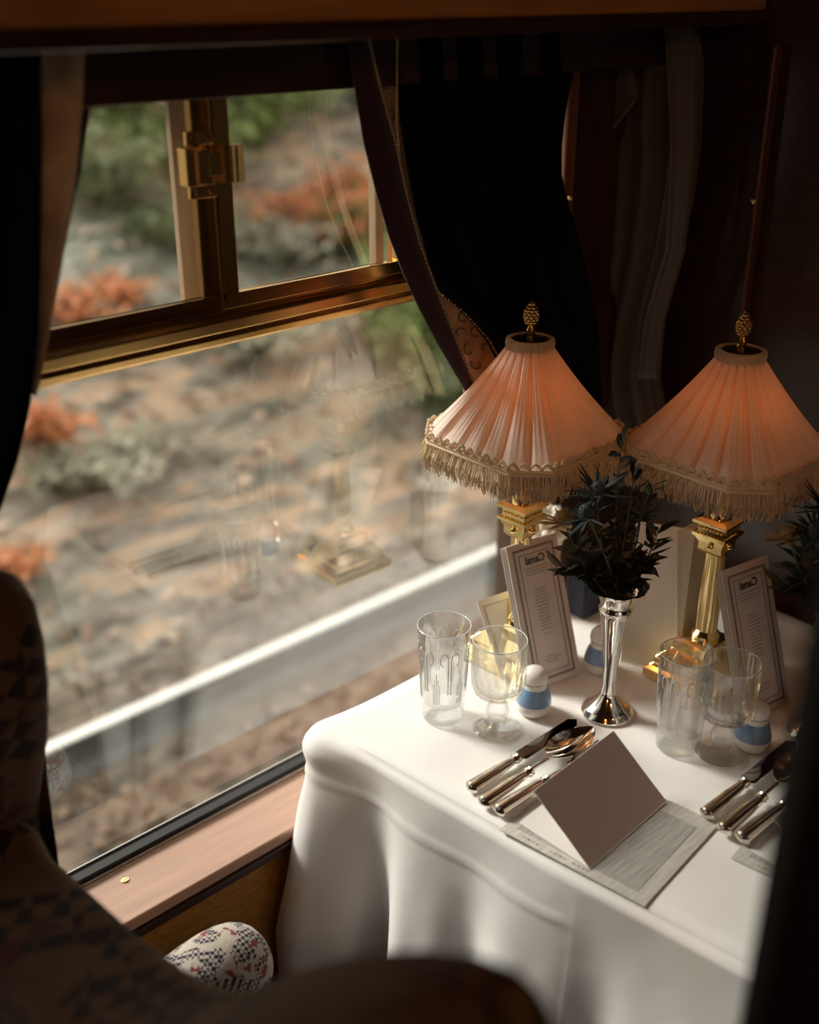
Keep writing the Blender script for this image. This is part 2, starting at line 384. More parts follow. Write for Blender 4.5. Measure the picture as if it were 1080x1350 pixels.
# blurred near mirror frame at the right edge
pp = CAM + ray(1090, 900) * .50
per = Vector((CR.x, CR.y, 0)); fw = Vector((CD.x, CD.y, 0)).normalized()
mir_frame = MB(); q = [Vector((pp.x, pp.y, .0)), Vector((pp.x, pp.y, .0)) + per*.09 , Vector((pp.x, pp.y, .0)) + per*.09 + fw*.035, Vector((pp.x, pp.y, .0)) + fw*.035]
mir_frame.prism(q, (0, 0, 2.14))
struct(mir_frame.build('trim_2', mat('near_black_wood', (.006, .003, .002), .7, spec=.1), smooth=False, bevel=.004), 'near black wooden mirror frame at the right edge')
# slender wood jamb with brass button, then its two ghost images built as strips
def strip(px, top, bot, Y, wdt, name, lab, yk, X=None):
    a = onY(px, top, Y) if X is None else onX(px, top, X); 
    mb = MB()
    if X is None:
        zt, zb = a.z, onY(px, bot, Y).z; mb.box((a.x-wdt/2, Y, zb), (a.x+wdt/2, Y+.02, zt)); k = onY(px, yk, Y); kn = MB().ball((a.x, Y-.003, k.z), .0048, 12)
    else:
        zt, zb = a.z, onX(px, bot, X).z; mb.box((X, a.y-wdt/2, zb), (X+.02, a.y+wdt/2, zt)); k = onX(px, yk, X); kn = MB().ball((X-.003, a.y, k.z), .0048, 12)
    o = struct(mb.build(name, 'rwood' if X is None else 'trimwood', smooth=False, bevel=.003), lab); kn.build('brass_stud', 'lampbrass', o)
    return o
strip(760, 80, 560, 1.02, .020, 'trim_3', 'thin reddish wood jamb strip right of the black curtain', 258)
strip(884, 95, 760, 0, .008, 'ghost_trim_1', 'thin ghost image of the wood jamb behind the hanging coat', 262, X=1.43)
strip(1021, 60, 760, 0, .006, 'ghost_trim_2', 'thin ghost image of the wood jamb near the right edge', 268, X=1.43)

# ---- window
win = struct(empty('window_1', (0, 0, 0)), 'brass framed carriage window with sliding upper panes above a fixed lower pane')
def wbox(name, mt, *bs, bev=.0015):
    mb = MB()
    for a, b_ in bs: mb.box(a, b_)
    return mb.build(name, mt, win, smooth=False, bevel=bev)
wbox('lower_pane', 'pane', ((WL, GY, .598), (WR, GY+.0005, 1.236)), bev=0)
wbox('left_upper_pane', 'pane', ((WL, GY-.012, 1.280), (.676, GY-.0115, 1.515)), bev=0)
wbox('right_upper_pane', 'pane', ((.704, GY-.022, 1.284), (.948, GY-.0215, 1.515)), bev=0)
# transom: stepped profile extruded along X
pr = [(1.09, 1.232), (1.052, 1.232), (1.048, 1.236), (1.046, 1.243), (1.050, 1.246), (1.046, 1.249), (1.044, 1.262), (1.050, 1.266), (1.056, 1.267), (1.056, 1.272), (1.09, 1.272)]
MB().prism([(WL, y, z) for y, z in pr], (WR-WL, 0, 0)).build('transom_rail', 'brass', win, smooth=False, bevel=.0012)
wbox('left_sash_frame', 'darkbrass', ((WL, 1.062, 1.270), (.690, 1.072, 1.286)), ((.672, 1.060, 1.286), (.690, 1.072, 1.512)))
wbox('right_sash_frame', 'brass', ((.692, 1.050, 1.272), (.966, 1.062, 1.288)), ((.692, 1.050, 1.288), (.712, 1.062, 1.512)), ((.950, 1.048, 1.288), (.985, 1.062, 1.512)))
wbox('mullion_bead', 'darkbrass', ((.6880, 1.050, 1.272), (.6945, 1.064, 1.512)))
wbox('outer_stile', 'palewood', ((.668, 1.094, 1.24), (.690, 1.104, 1.515)))
wbox('outer_stile', 'palewood', ((.944, 1.084, 1.27), (.957, 1.098, 1.515)))
wbox('right_jamb', 'owood', ((.967, 1.063, 1.272), (1.0, 1.09, 1.512)))
# gasket and lip along the bottom of the glass
wbox('gasket', 'blk', ((WL, 1.062, .5955), (WR, 1.079, .606)), bev=.001)
wbox('metal_lip', 'alu', ((WL, 1.0585, .5945), (WR, 1.0615, .600)), ((WL, 1.0795, .595), (WR, 1.082, .609)), bev=.0005)
# latch
la = MB(); c0 = onY(257, 220, 1.035)
la.box((c0.x-.013, 1.030, c0.z-.019), (c0.x+.012, 1.046, c0.z+.019)); la.box((c0.x-.001, 1.027, c0.z-.018), (c0.x+.013, 1.031, c0.z+.018))
la.box((c0.x-.004, 1.041, c0.z+.0195), (c0.x+.030, 1.047, c0.z+.034)); la.box((c0.x-.004, 1.041, c0.z-.034), (c0.x+.030, 1.047, c0.z-.0195))
latch = la.build('latch', 'brass', win, smooth=False, bevel=.0015)
lv = MB(); lv.box((c0.x+.0135, 1.028, c0.z-.010), (c0.x+.028, 1.036, c0.z+.012))
arc = [(c0.x+.026+.016*t_, 1.034-.016*math.sin(t_*PI*.5)) for t_ in [i/6 for i in range(7)]] + [(c0.x+.048, 1.016)]
pts = [(x, y, c0.z-.018) for x, y in arc] + [(x-.002, y+.005, c0.z-.018) for x, y in reversed(arc)]
lv.prism(pts, (0, 0, .038)); lv.build('latch_lever', 'brass', latch, smooth=False, bevel=.0008)
sc = MB()
for dx in (.003, .020):
    for dz in (.027, -.027): sc.ball((c0.x+dx, 1.0405, c0.z+dz), .0035, 10, (1, .5, 1))
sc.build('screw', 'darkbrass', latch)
kb = MB(); k0 = onY(302, 100, 1.02)
kb.box((k0.x-.022, 1.005, k0.z-.001), (k0.x+.022, 1.035, k0.z+.010)); kb.box((k0.x-.013, 1.010, k0.z-.010), (k0.x+.013, 1.030, k0.z-.001))
kb.build('top_catch', 'brass', win, smooth=False, bevel=.004)
# sill
sl = MB().box((-1.3, .972, .578), (X1, 1.0585, .595)); sill = struct(sl.build('trim_6', 'sill', smooth=False, bevel=.0025), 'reddish brown polished window sill board')
MB().box((-1.3, .968, .566), (X1, .985, .5775)).build('edge_strip', 'dwood', sill, smooth=False, bevel=.001)
sp = onZ(165, 1160, .5955); MB().lathe([(.005, 0), (.005, .0008), (.004, .0012)], 16, sp).box((sp.x-.0035, sp.y-.0006, sp.z+.001), (sp.x+.0035, sp.y+.0006, sp.z+.0017)).build('brass_screw', 'lampbrass', sill)

# ---- head moulding beneath beam (dark) and curtain area
struct(MB().box((WL, .985, 1.500), (X1, 1.0, 1.5515)).build('trim_7', 'dwood', smooth=False, bevel=.002))

# ================================================================== OUTSIDE
def gz(x, y):
    base = -1.05 if y < 4.0 else -1.05 + (y-4.0)*.50
    k = min(1, max(0, (y-3.9)/1.2))
    return base + k*(.16*noise.noise(Vector((x*.55, y*.8, 0))) + .05*noise.noise(Vector((x*2.3, y*2.3, 4))))
def to_ground(px_, py_):
    v = ray(px_, py_); t_ = 1.2
    while t_ < 60:
        p = CAM + v*t_
        if p.z < gz(p.x, p.y): return Vector((p.x, p.y, gz(p.x, p.y)))
        t_ += .03
    return p
vs = []; fs = []; NX, NY = 130, 90
for j in range(NY+1):
    y = 1.4 + (20-1.4)*(j/NY)**1.3
    for i in range(NX+1):
        x = -9 + 34*i/NX; vs.append((x, y, gz(x, y) if y > 3.9 else -1.05))
for j in range(NY):
    for i in range(NX): a = j*(NX+1)+i; fs.append((a, a+1, a+NX+2, a+NX+1))
gr = MB().add(vs, fs).build('ground', 'ground', angle=180); struct(gr, 'sloping bank of brown leaf litter and stone outside')
struct(MB().box((-9, 1.25, -1.35), (25, 3.95, -1.045)).build('ballast_bed', 'ballast', smooth=False), 'brown ballast track bed outside the window')
# rail
ra = empty('rail', (0, 3.37, -.9)); struct(ra); del ra['kind']; tag(ra, 'bright steel rail of the next track outside the window', 'rail')
pr = [(-.024, 0), (-.024, -.012), (-.020, -.03), (-.010, -.04), (-.008, -.11), (-.07, -.135), (-.07, -.15), (.07, -.15), (.07, -.135), (.008, -.11), (.010, -.04), (.020, -.03), (.024, -.012), (.024, 0)]
MB().prism([(-9, y, z-.0125) for y, z in pr], (34, 0, 0)).build('rail_web', 'railside', ra, smooth=False)
MB().box((-9, -.024, -.012), (25, .024, 0)).build('rail_head', 'rail', ra, smooth=False, bevel=.004)
# loose stones (uncountable)
st = MB()
for i in range(3200):
    x = random.uniform(-.5, 7.5); y = random.uniform(1.35, 3.25) if random.random() < .8 else random.uniform(3.5, 4.1)
    s_ = random.uniform(.018, .05); R = Matrix.Rotation(random.uniform(0, 6), 3, Vector((random.random(), random.random(), random.random()+.1)).normalized())
    vv = [R @ (Vector(p)*s_*random.uniform(.6, 1.2)) for p in ((1.3,0,0),(-1.3,0,0),(0,1,0),(0,-1,0),(0,0,.7),(0,0,-.7))]
    c_ = Vector((x, y, -1.04)); st.add([c_+p for p in vv], [(0,2,4),(2,1,4),(1,3,4),(3,0,4),(2,0,5),(1,2,5),(3,1,5),(0,3,5)])
so = st.build('loose_stones', 'stone', smooth=False); so['kind'] = 'stuff'; tag(so, 'loose brown ballast stones between carriage and rail', 'stones')
# leaf litter clumps on the bank
lt = MB()
for i in range(9000):
    x = random.uniform(-.5, 14); y = random.uniform(3.9, 13); z = gz(x, y); s_ = random.uniform(.02, .06)
    a = random.uniform(0, 6.28); d1 = Vector((math.cos(a), math.sin(a), random.uniform(-.2, .8)))*s_; d2 = Vector((-math.sin(a), math.cos(a), random.uniform(-.2, .8)))*s_*.6
    c_ = Vector((x, y, z+.03)); lt.add([c_-d1, c_-d2, c_+d1, c_+d2], [(0, 1, 2, 3)])
lo = lt.build('fallen_leaves', mat('fallen_leaf', (.52, .40, .30), .8, col2=(.22, .13, .08), nscale=2), smooth=False); lo['kind'] = 'stuff'; tag(lo, 'fallen tan and brown leaves scattered on the bank', 'leaves')

def bush(px_, py_, wdt, hgt, leafm, label, n=900, sink=.2, flat=1.0):
    g = to_ground(px_, py_); root = empty('bush', g, label, 'bush', 'bushes on the bank outside')
    stm = MB(); lf = MB(); rnd = random.Random(int(px_*7+py_))
    tips = []
    for k in range(9):
        a = rnd.uniform(0, 6.28); e = Vector((math.cos(a)*wdt*.38*rnd.uniform(.4, 1), math.sin(a)*wdt*.38*flat*rnd.uniform(.4, 1), hgt*rnd.uniform(.45, .9)))
        stm.tube([(0, 0, -.05), e*.5+Vector((0, 0, hgt*.08)), e], .018, 5, .006); tips.append(e)
    for k in range(n):
        t_ = rnd.choice(tips); u_ = rnd.uniform(.35, 1.05)
        c_ = t_*u_ + Vector((rnd.gauss(0, wdt*.11), rnd.gauss(0, wdt*.11*flat), rnd.gauss(0, hgt*.10)))
        s_ = rnd.uniform(.03, .065)
        d1 = Vector((rnd.uniform(-1, 1), rnd.uniform(-1, 1), rnd.uniform(-.6, .6))).normalized(); d2 = d1.cross(Vector((rnd.uniform(-1, 1), rnd.uniform(-1, 1), 1))).normalized()
        lf.add([c_-d1*s_, c_-d2*s_*.45, c_+d1*s_, c_+d2*s_*.45], [(0, 1, 2, 3)])
    stm.build('stem', 'stem', root); lf.build('foliage', leafm, root, smooth=False)
    return root
B = [
 (340, 200, 1.9, 1.3, 'lgreen', 'large green bush seen through the right upper pane', 1600),
 (415, 325, 1.5, .6, 'lorange', 'orange autumn bush seen through the right upper pane', 650),
 (465, 285, .9, .6, 'lorange', 'small orange bush high at the right upper pane edge', 260),
 (180, 190, 1.6, 1.4, 'lgreen', 'green bush seen through the left upper pane', 1100),
 (150, 280, 1.3, .8, 'lolive', 'olive bush below the green one in the left upper pane', 800),
 (110, 425, .9, .3, 'lorange', 'low orange shrub at bottom of the left upper pane', 260),
 (165, 405, .5, .25, 'lorange', 'small orange shrub beside the pale oak stile', 150),
 (60, 585, .75, .35, 'lorange', 'low orange shrub beside the left curtain hem', 260),
 (540, 500, 1.1, 1.0, 'lgreen', 'green bush below the brass rail near the lampshade', 1100),
 (590, 560, .8, .6, 'lolive', 'olive bush partly behind the lampshade edge', 500),
 (360, 350, 1.2, .4, 'lgrey', 'grey green low scrub below the orange bush', 700),
 (470, 330, 1.3, .6, 'lgreen', 'low green scrub at the right upper pane corner', 700),
 (130, 640, 1.0, .35, 'lgrey', 'grey green low scrub in the lower pane at left', 600),
 (330, 470, 1.3, .35, 'lgrey', 'pale grey scrub in the middle of the lower pane', 600),
 (90, 130, 1.4, 1.6, 'lgrey', 'tall grey green bush at top left of the window', 900),
 (470, 140, 1.6, 1.6, 'lgrey', 'tall grey green bush at top right of the window', 900),
 (250, 330, 1.2, .5, 'lolive', 'low olive scrub seen behind the brass mullion', 500),
 (20, 765, .45, .2, 'lorange', 'tiny orange shrub beside the armchair wing', 120),
]
for a in B: bush(a[0], a[1], a[2]*.8, a[3]*.75, a[4], a[5], a[6])
for a in [(300, 140, 1.8, 1.5, 'lgreen', 'dark green bush highest behind the brass mullion', 1400), (120, 150, 1.6, 1.4, 'lgreen', 'green bush at the top of the left upper pane', 1100),
          (400, 150, 1.5, 1.3, 'lolive', 'olive bush at the top centre of the right upper pane', 1000), (560, 440, 1.0, .8, 'lgreen', 'small green bush touching the curtain edge below the rail', 800),
          (250, 235, 1.3, .7, 'lgreen', 'low green bush just left of the brass latch', 700)]: bush(*a[:2], a[2]*.8, a[3]*.75, *a[4:])
# ================================================================== TABLE + CLOTH
tab = empty('dining_table', (1.08, .65, 0), 'wooden dining table hidden under the long white cloth', 'table')
MB().box((-.285, -.25, .712), (.33, .295, .742)).build('table_top', 'rwood', tab, smooth=False, bevel=.004)
for sx, sy in ((-.24, -.18), (-.24, .2), (.27, -.18), (.27, .2)):
    MB().sq([(.022, 0), (.03, .02), (.02, .06), (.024, .64), (.03, .66), (.03, .711)], (sx, sy, 0)).build('leg', 'rwood', tab, smooth=False, bevel=.003)

# outline (window-near corner first), rounded corners
corn = [Vector((.722, .958)), Vector((.757, .556)), Vector((.782, .352)), Vector((1.415, .352)), Vector((1.415, .958))]
def outline(corners, rad, step=.006):
    pts = []; n = len(corners)
    for i in range(n):
        p = corners[i]; a = corners[i-1]; b_ = corners[(i+1) % n]
        u = (a-p).normalized(); v = (b_-p).normalized(); ang = u.angle(v); tlen = min(rad/math.tan(ang/2), .05)
        s0 = p+u*tlen; s1 = p+v*tlen
        for k in range(9):
            t_ = k/8; pts.append(((1-t_)**2)*s0 + 2*t_*(1-t_)*p + t_*t_*s1)
        e0 = s1; q_ = corners[(i+1) % n]; w_ = corners[(i+2) % n]; u2 = (p-q_).normalized(); v2 = (w_-q_).normalized(); tl = min(rad/math.tan(u2.angle(v2)/2), .05)
        e1 = q_+u2*tl; L = (e1-e0).length; m_ = max(2, int(L/step))
        for k in range(1, m_): pts.append(e0+(e1-e0)*k/m_)
    return pts
ol = outline(corn, .018); n = len(ol)
cs = [0.0]
for i in range(1, n): cs.append(cs[-1]+(ol[i]-ol[i-1]).length)
nor = []
for i in range(n):
    d = ol[(i+1) % n]-ol[i-1]; nn = Vector((d.y, -d.x)).normalized()
    nor.append(nn)
cen = Vector((1.08, .655))
if sum((nor[i]).dot(ol[i]-cen) for i in range(n)) < 0: nor = [-q_ for q_ in nor]
def smooth(a, b_, x):
    t_ = min(1, max(0, (x-a)/(b_-a))); return t_*t_*(3-2*t_)
def drop_len(p):
    # the hem rises towards the aisle corner
    if p.x < .80: return .52 - .41*(1-smooth(.36, .60, p.y))
    if p.y < .45: return .11 + .25*smooth(.80, 1.1, p.x)
    return .52
rings = []
for j in range(14):          # top, from centre out
    k = (j+1)/14; rg = []
    for i in range(n):
        p = cen + (ol[i]-nor[i]*.006-cen)*k
        z = TZ + .0004 + .0009*noise.noise(Vector((p.x*11, p.y*11, 1))) - (0.0 if j < 13 else .0006)
        if j < 13: z = min(z, TZ+.0012)
        rg.append((p.x, p.y, z))
    rings.append(rg)
c0_ = ol[0]
NT = 70
for j in range(NT):
    tt = j/(NT-1); rg = []
    for i in range(n):
        p = ol[i]; D = drop_len(p); dz = tt**1.15*D
        fil = min(1, dz/.010); out = -.006+.010*math.sin(fil*PI/2)
        s_ = cs[i]; grow = min(1, dz/.30)
        fold = .016*math.sin(s_*2*PI/.165+.6)*grow + .008*math.sin(s_*2*PI/.083+2.0)*grow*grow + .03*grow
        # the folded corners swing out
        for ci, cc in enumerate((corn[0], corn[2], corn[3], corn[4])):
            dd = (p-cc).length; k = math.exp(-(dd/.05)**2)
            fold += k*(.035*grow + (.014*math.exp(-((dz-.025)/.022)**2) if ci == 0 else 0))
            k2 = math.exp(-((dd-.115)/.045)**2); fold -= k2*.030*grow
        # ironed creases
        crease = .0022*math.exp(-((dz-.062)/.004)**2)*smooth(.47, .52, D)
        v_ = Vector((p.x, p.y)) + nor[i]*(out+fold+crease)
        if p.x > 1.40: v_.x = min(v_.x, 1.437)
        if v_.y > .966: v_.y = .966 + (v_.y-.966)*(1-smooth(.04, .09, dz))
        z = TZ - .0006 - dz + (.004*noise.noise(Vector((s_*6, 0, 3)))*tt)
        rg.append((v_.x, v_.y, z))
    rings.append(rg)
vs = [(cen.x, cen.y, TZ+.0004)]; fs = []
for rg in rings: vs += rg
for i in range(n): fs.append((0, 1+i, 1+(i+1) % n))
for j in range(len(rings)-1):
    for i in range(n):
        a = 1+j*n; k = (i+1) % n; fs.append((a+i, a+k, a+n+k, a+n+i))
tcl = MB().add(vs, fs).build('tablecloth', 'cloth', origin=(1.08, .65, .75), angle=180)
tag(tcl, 'white linen tablecloth draped over the table with soft hanging folds', 'tablecloth')

# ================================================================== LAMP
LP = Vector((1.025, .892, TZ+.001))
def make_lamp(loc, label):
    r = empty('table_lamp', loc, label, 'lamp', 'fringed brass table lamps')
    yaw = math.radians(2)
    MB().sq([(.052, 0), (.056, .004), (.056, .016), (.050, .020), (.046, .024), (.046, .032), (.036, .042), (.030, .046), (.030, .060), (.024, .064)], yaw=yaw).build('base', 'lampbrass', r, smooth=False, bevel=.0012)
    col_ = MB().lathe([(.019, .064), (.019, .070), (.0145, .076), (.0135, .19), (.016, .196)], 48, flute=lambda j, a: (-.10*abs(math.sin(a*8)) if j in (2, 3) else 0))
    col_.build('column', 'lampbrass', r)
    cap = MB().sq([(.0135, .190), (.017, .195), (.0165, .204), (.021, .213), (.021, .2145)], yaw=yaw)
    for a in range(8):
        an = a*PI/4+yaw; cap.ball((.018*math.cos(an), .018*math.sin(an), .205 + (.004 if a % 2 else -.003)), .0042, 8)
    cap.build('capital', 'lampbrass', r, smooth=False)
    ab = MB().sq([(.0235, .2145), (.0235, .2185), (.019, .220), (.018, .2285), (.0245, .2325), (.0245, .236), (.017, .239)], yaw=yaw)
    for s_ in range(4):
        for k in range(7):
            x = -.015+.005*k; v = Matrix.Rotation(s_*PI/2+yaw, 3, 'Z') @ Vector((x, -.0195, .2255)); ab.ball(v, .0018, 6)
    ab.build('abacus', 'lampbrass', r, smooth=False)
    MB().lathe([(.013, .238), (.0135, .241), (.011, .247), (.006, .251), (.0045, .256), (.0045, .34), (.0035, .46)], 24).build('stem', 'lampbrass', r)
    bl = MB().ball((0, 0, .375), .017, 16, (1, 1, 1.5)); bl.build('bulb', 'bulb', r)
    # shade: pleated square pyramid, corners cut
    zb, zt, ha, rt = .333, .452, .105, .0255
    SY = math.radians(-1)
    def rim(a):
        """square with cut corners, radius at angle a"""
        c_, s_ = abs(math.cos(a)), abs(math.sin(a)); r1 = ha/max(c_, s_); r2 = ha*1.66/(c_+s_); return min(r1, r2)
    N = 384; NR = 26; vs = []; fs = []
    for j in range(NR+1):
        t_ = j/NR; z = zb+(zt-zb)*t_; 
        for i in range(N):
            a = 2*PI*i/N
            rb = rim(a); rr = rb*(1-t_)+rt*t_ - .010*math.sin(PI*t_)*0.55
            ph = (a*20/(2*PI)) % 1.0
            # pleats: broad pale panels with tucked valleys between
            d = abs(ph-.5)*2
            pl = -max(0, 1-d*3.0)*(.0165*math.sin(PI*min(1, t_*.92+.08))**.7)
            pl += -.0010*math.sin(a*96+math.sin(a*7))*math.sin(PI*t_)
            rr += pl
            vs.append((rr*math.cos(a+SY), rr*math.sin(a+SY), z))
    for j in range(NR):
        for i in range(N):
            k = (i+1) % N; fs.append((j*N+i, j*N+k, (j+1)*N+k, (j+1)*N+i))
    sh = MB().add(vs, fs).build('lamp_shade', 'shade', r, angle=180)
    # collar of braid round the top
    tp = MB().lathe([(rt+.0005, zt-.006), (rt+.003, zt-.005), (rt+.003, zt+.004), (rt+.001, zt+.006), (rt-.002, zt+.006), (rt-.002, zt-.006)], 40, cap=False)
    for i in range(40):
        a = 2*PI*i/40; tp.tube([((rt+.0034)*math.cos(a), (rt+.0034)*math.sin(a), zt-.006), ((rt+.0042)*math.cos(a+.04), (rt+.0042)*math.sin(a+.04), zt), ((rt+.0034)*math.cos(a+.08), (rt+.0034)*math.sin(a+.08), zt+.005)], .0012, 5)
        tp.ball(((rt+.002)*math.cos(a), (rt+.002)*math.sin(a), zt-.0085), .002, 6)
    tp.build('top_braid', 'fringe', sh)
    # gimp and fringe
    gp = MB(); fr = MB(); per_ = []
    K = 300
    for i in range(K):
        a = 2*PI*i/K; q_ = rim(a); per_.append(Vector((q_*math.cos(a+SY), q_*math.sin(a+SY), zb)))
    gp.tube([p*1.0+Vector((0, 0, -.001)) for p in per_]+[per_[0]+Vector((0, 0, -.001))], .0022, 6)
    gp.tube([p+Vector((p.x, p.y, 0)).normalized()*.001+Vector((0, 0, -.0055)) for p in per_]+[per_[0]+Vector((0, 0, -.0055))], .0022, 6)
    LL = [0]
    for i in range(1, K+1): LL.append(LL[-1]+(per_[i % K]-per_[i-1]).length)
    tot = LL[-1]
    def at(s_):
        s_ %= tot
        for i in range(K):
            if LL[i+1] >= s_: return per_[i].lerp(per_[(i+1) % K], (s_-LL[i])/(LL[i+1]-LL[i]))
        return per_[0]
    ns = 56
    for i in range(ns):
        s0 = tot*i/ns
        for k in range(7):
            t_ = k/6; p = at(s0+tot/ns*t_*.96); hh = math.sin(PI*t_)*.0065; p = p+Vector((p.x, p.y, 0)).normalized()*(.0025-hh*.25); gp.ball((p.x, p.y, zb+.002+hh), .0019 if i % 3 else .0024, 6)
    gp.build('gimp_braid', 'fringe', sh)
    rnd = random.Random(3); NF = 1000
    for i in range(NF):
        s_ = tot*i/NF + rnd.uniform(-.001, .001); p = at(s_); o_ = Vector((p.x, p.y, 0)).normalized(); tn = Vector((-o_.y, o_.x, 0))
        L_ = rnd.uniform(.026, .038); sw = rnd.uniform(-.005, .005); so_ = rnd.uniform(-.001, .006)
        q0 = Vector((p.x, p.y, zb-.006))+o_*rnd.uniform(-.001, .002)
        q1 = q0+Vector((0, 0, -L_*.5))+tn*sw*.2+o_*(so_+.002); q2 = q0+Vector((0, 0, -L_))+tn*sw+o_*so_*.6
        q3 = q0+Vector((0, 0, -L_*.45))+tn*(sw+.002)+o_*(so_-.001)
        if i % 2: fr.tube([q0, q1, q2, q3], .00055, 3)
        else: fr.tube([q0, q1, q2], .00062, 3)
    fr.build('fringe', 'fringe', sh)
    MB().lathe([(.0250, zt+.002), (.0245, zt+.0045), (.012, zt+.006), (.006, zt+.010)], 32).build('cap_plate', 'darkbrass', r)
    fn = MB().lathe([(.006, zt+.006), (.007, zt+.009), (.0045, zt+.012), (.0065, zt+.016), (.0045, zt+.020), (.0035, zt+.023)], 20)
    for j in range(7):
        t_ = j/6; rr = .0085*math.sin(PI*(.22+.72*t_))+.001; z = zt+.025+.022*t_
        m_ = 8 if j < 5 else 5
        for k in range(m_):
            a = 2*PI*(k+.5*(j % 2))/m_; fn.ball((rr*.8*math.cos(a), rr*.8*math.sin(a), z), .0030, 7)
    fn.ball((0, 0, zt+.036), .0085, 12, (.9, .9, 1.4)); fn.ball((0, 0, zt+.049), .003, 8)
    fn.build('pineapple_finial', 'brass', r)
    return r
lamp1 = make_lamp(LP, 'brass table lamp with pink pleated fringed shade beside the window')
l2 = onZ(923, 892, TZ+.001)
ghost_lamp = dup(lamp1, l2, 'ghost image of the pink fringed lamp, further right near the dark partition')  # double image from the bevelled glass, built as a solid lamp

# ================================================================== GLASSES
def rim_ring(o, r_, z):  # white ring stands in for the highlight on the glass lip
    m_ = M.get('rimhighlight') or mat('white_rim_highlight', (.9, .92, .92), .1, spec=1, trans=.4); M['rimhighlight'] = m_
    mb = MB(); mb.tube([(r_*math.cos(2*PI*i/64), r_*math.sin(2*PI*i/64), z) for i in range(65)], .0007, 6); return mb.build('rim', m_, o)
def make_tumbler(loc, label):
    ns_ = 64; H = .134
    out = [(.0245, 0), (.0262, .002), (.0270, .010), (.0330, H-.001), (.0338, H)]
    inn = [(.0330, H+.0006), (.0318, H), (.0255, .034), (.024, .024), (.018, .0195), (.0005, .018)]
    mb = MB(); prof = [(.0005, 0)] + out + inn
    mb.lathe(prof, ns_, cap=False)
    o = mb.build('tumbler', 'glass', origin=(0, 0, 0), angle=60); o.location = loc
    tag(o, label, 'glass', 'tall cut glass tumblers')
    rim_ring(o, .0330, H)
    # engraved loops and sprays, raised slightly from the wall
    en = MB()
    for k in range(6):
        a0 = 2*PI*k/6
        for sgn in (-1, 1):
            pts = []
            for i in range(22):
                t_ = i/21
                if t_ < .45: ang = a0+sgn*.06; z = .050+.050*t_/.45
                else:
                    q2 = (t_-.45)/.55*PI*1.45; kk = 1-.35*(t_-.45)/.55; ang = a0+sgn*(.24-.18*math.cos(q2)*kk); z = .100+.012*math.sin(q2)*kk
                r_ = .0270+.0060*(z-.01)/.123+.0003; pts.append((r_*math.cos(ang), r_*math.sin(ang), z))
            en.tube(pts, .00075, 5)
        for q_ in range(5):
            ang = a0+.5+(q_-2)*.07; zz = .035; h2 = .045-.008*abs(q_-2); 
            en.tube([((.0270+.006*(z-.01)/.123+.0003)*math.cos(ang), (.0270+.006*(z-.01)/.123+.0003)*math.sin(ang), z) for z in (zz, zz+h2*.5, zz+h2)], .0006, 4)
    en.build('engraving', mat('frosted_cut', (.85, .87, .87), .4) if 'frost' not in M else M['frost'], o)
    return o
M['frost'] = mat('frosted_cut', (.85, .87, .87), .35, spec=.8)
t1 = make_tumbler(onZ(584, 943, TZ+.0018), 'tall cut glass tumbler near the window corner of the cloth')
dup(t1, onZ(893, 983, TZ+.0018), 'ghost image of the cut glass tumbler below the blank beige panel')  # tumbler's ghost image, added as a solid copy
def make_goblet(loc, label):
    mb = MB()
    fl = lambda j, a: (.018*abs(math.cos(a*8)) if 12 <= j <= 19 else 0)
    prof = [(.0005, 0), (.029, 0), (.0305, .001), (.0300, .0022), (.020, .0040), (.009, .0060), (.0085, .0085), (.0115, .0105), (.0095, .0130),
            (.0130, .019), (.0150, .027), (.0125, .036), (.0085, .042), (.0100, .0465), (.0200, .050), (.0290, .057), (.0322, .068), (.0330, .085), (.0335, .1275), (.0338, .1295),
            (.0328, .1300), (.0318, .1285), (.0310, .085), (.0298, .068), (.026, .060), (.016, .0545), (.0005, .053)]
    mb.lathe(prof, 128, cap=False, flute=lambda j, a: (.045*abs(math.cos(a*8)) if 15 <= j <= 17 else 0))
    o = mb.build('goblet', 'glass', angle=70); o.location = loc; tag(o, label, 'glass', 'short stemmed fluted goblets')
    rim_ring(o, .0331, .1295)
    return o
g1 = make_goblet(onZ(655, 960, TZ+.0018), 'stemmed fluted glass goblet beside the cut tumbler and blue shaker')
dup(g1, onZ(950, 992, TZ+.0018), 'ghost image of the stemmed goblet in front of the menu ghost')  # solid copy standing in for the goblet's double image

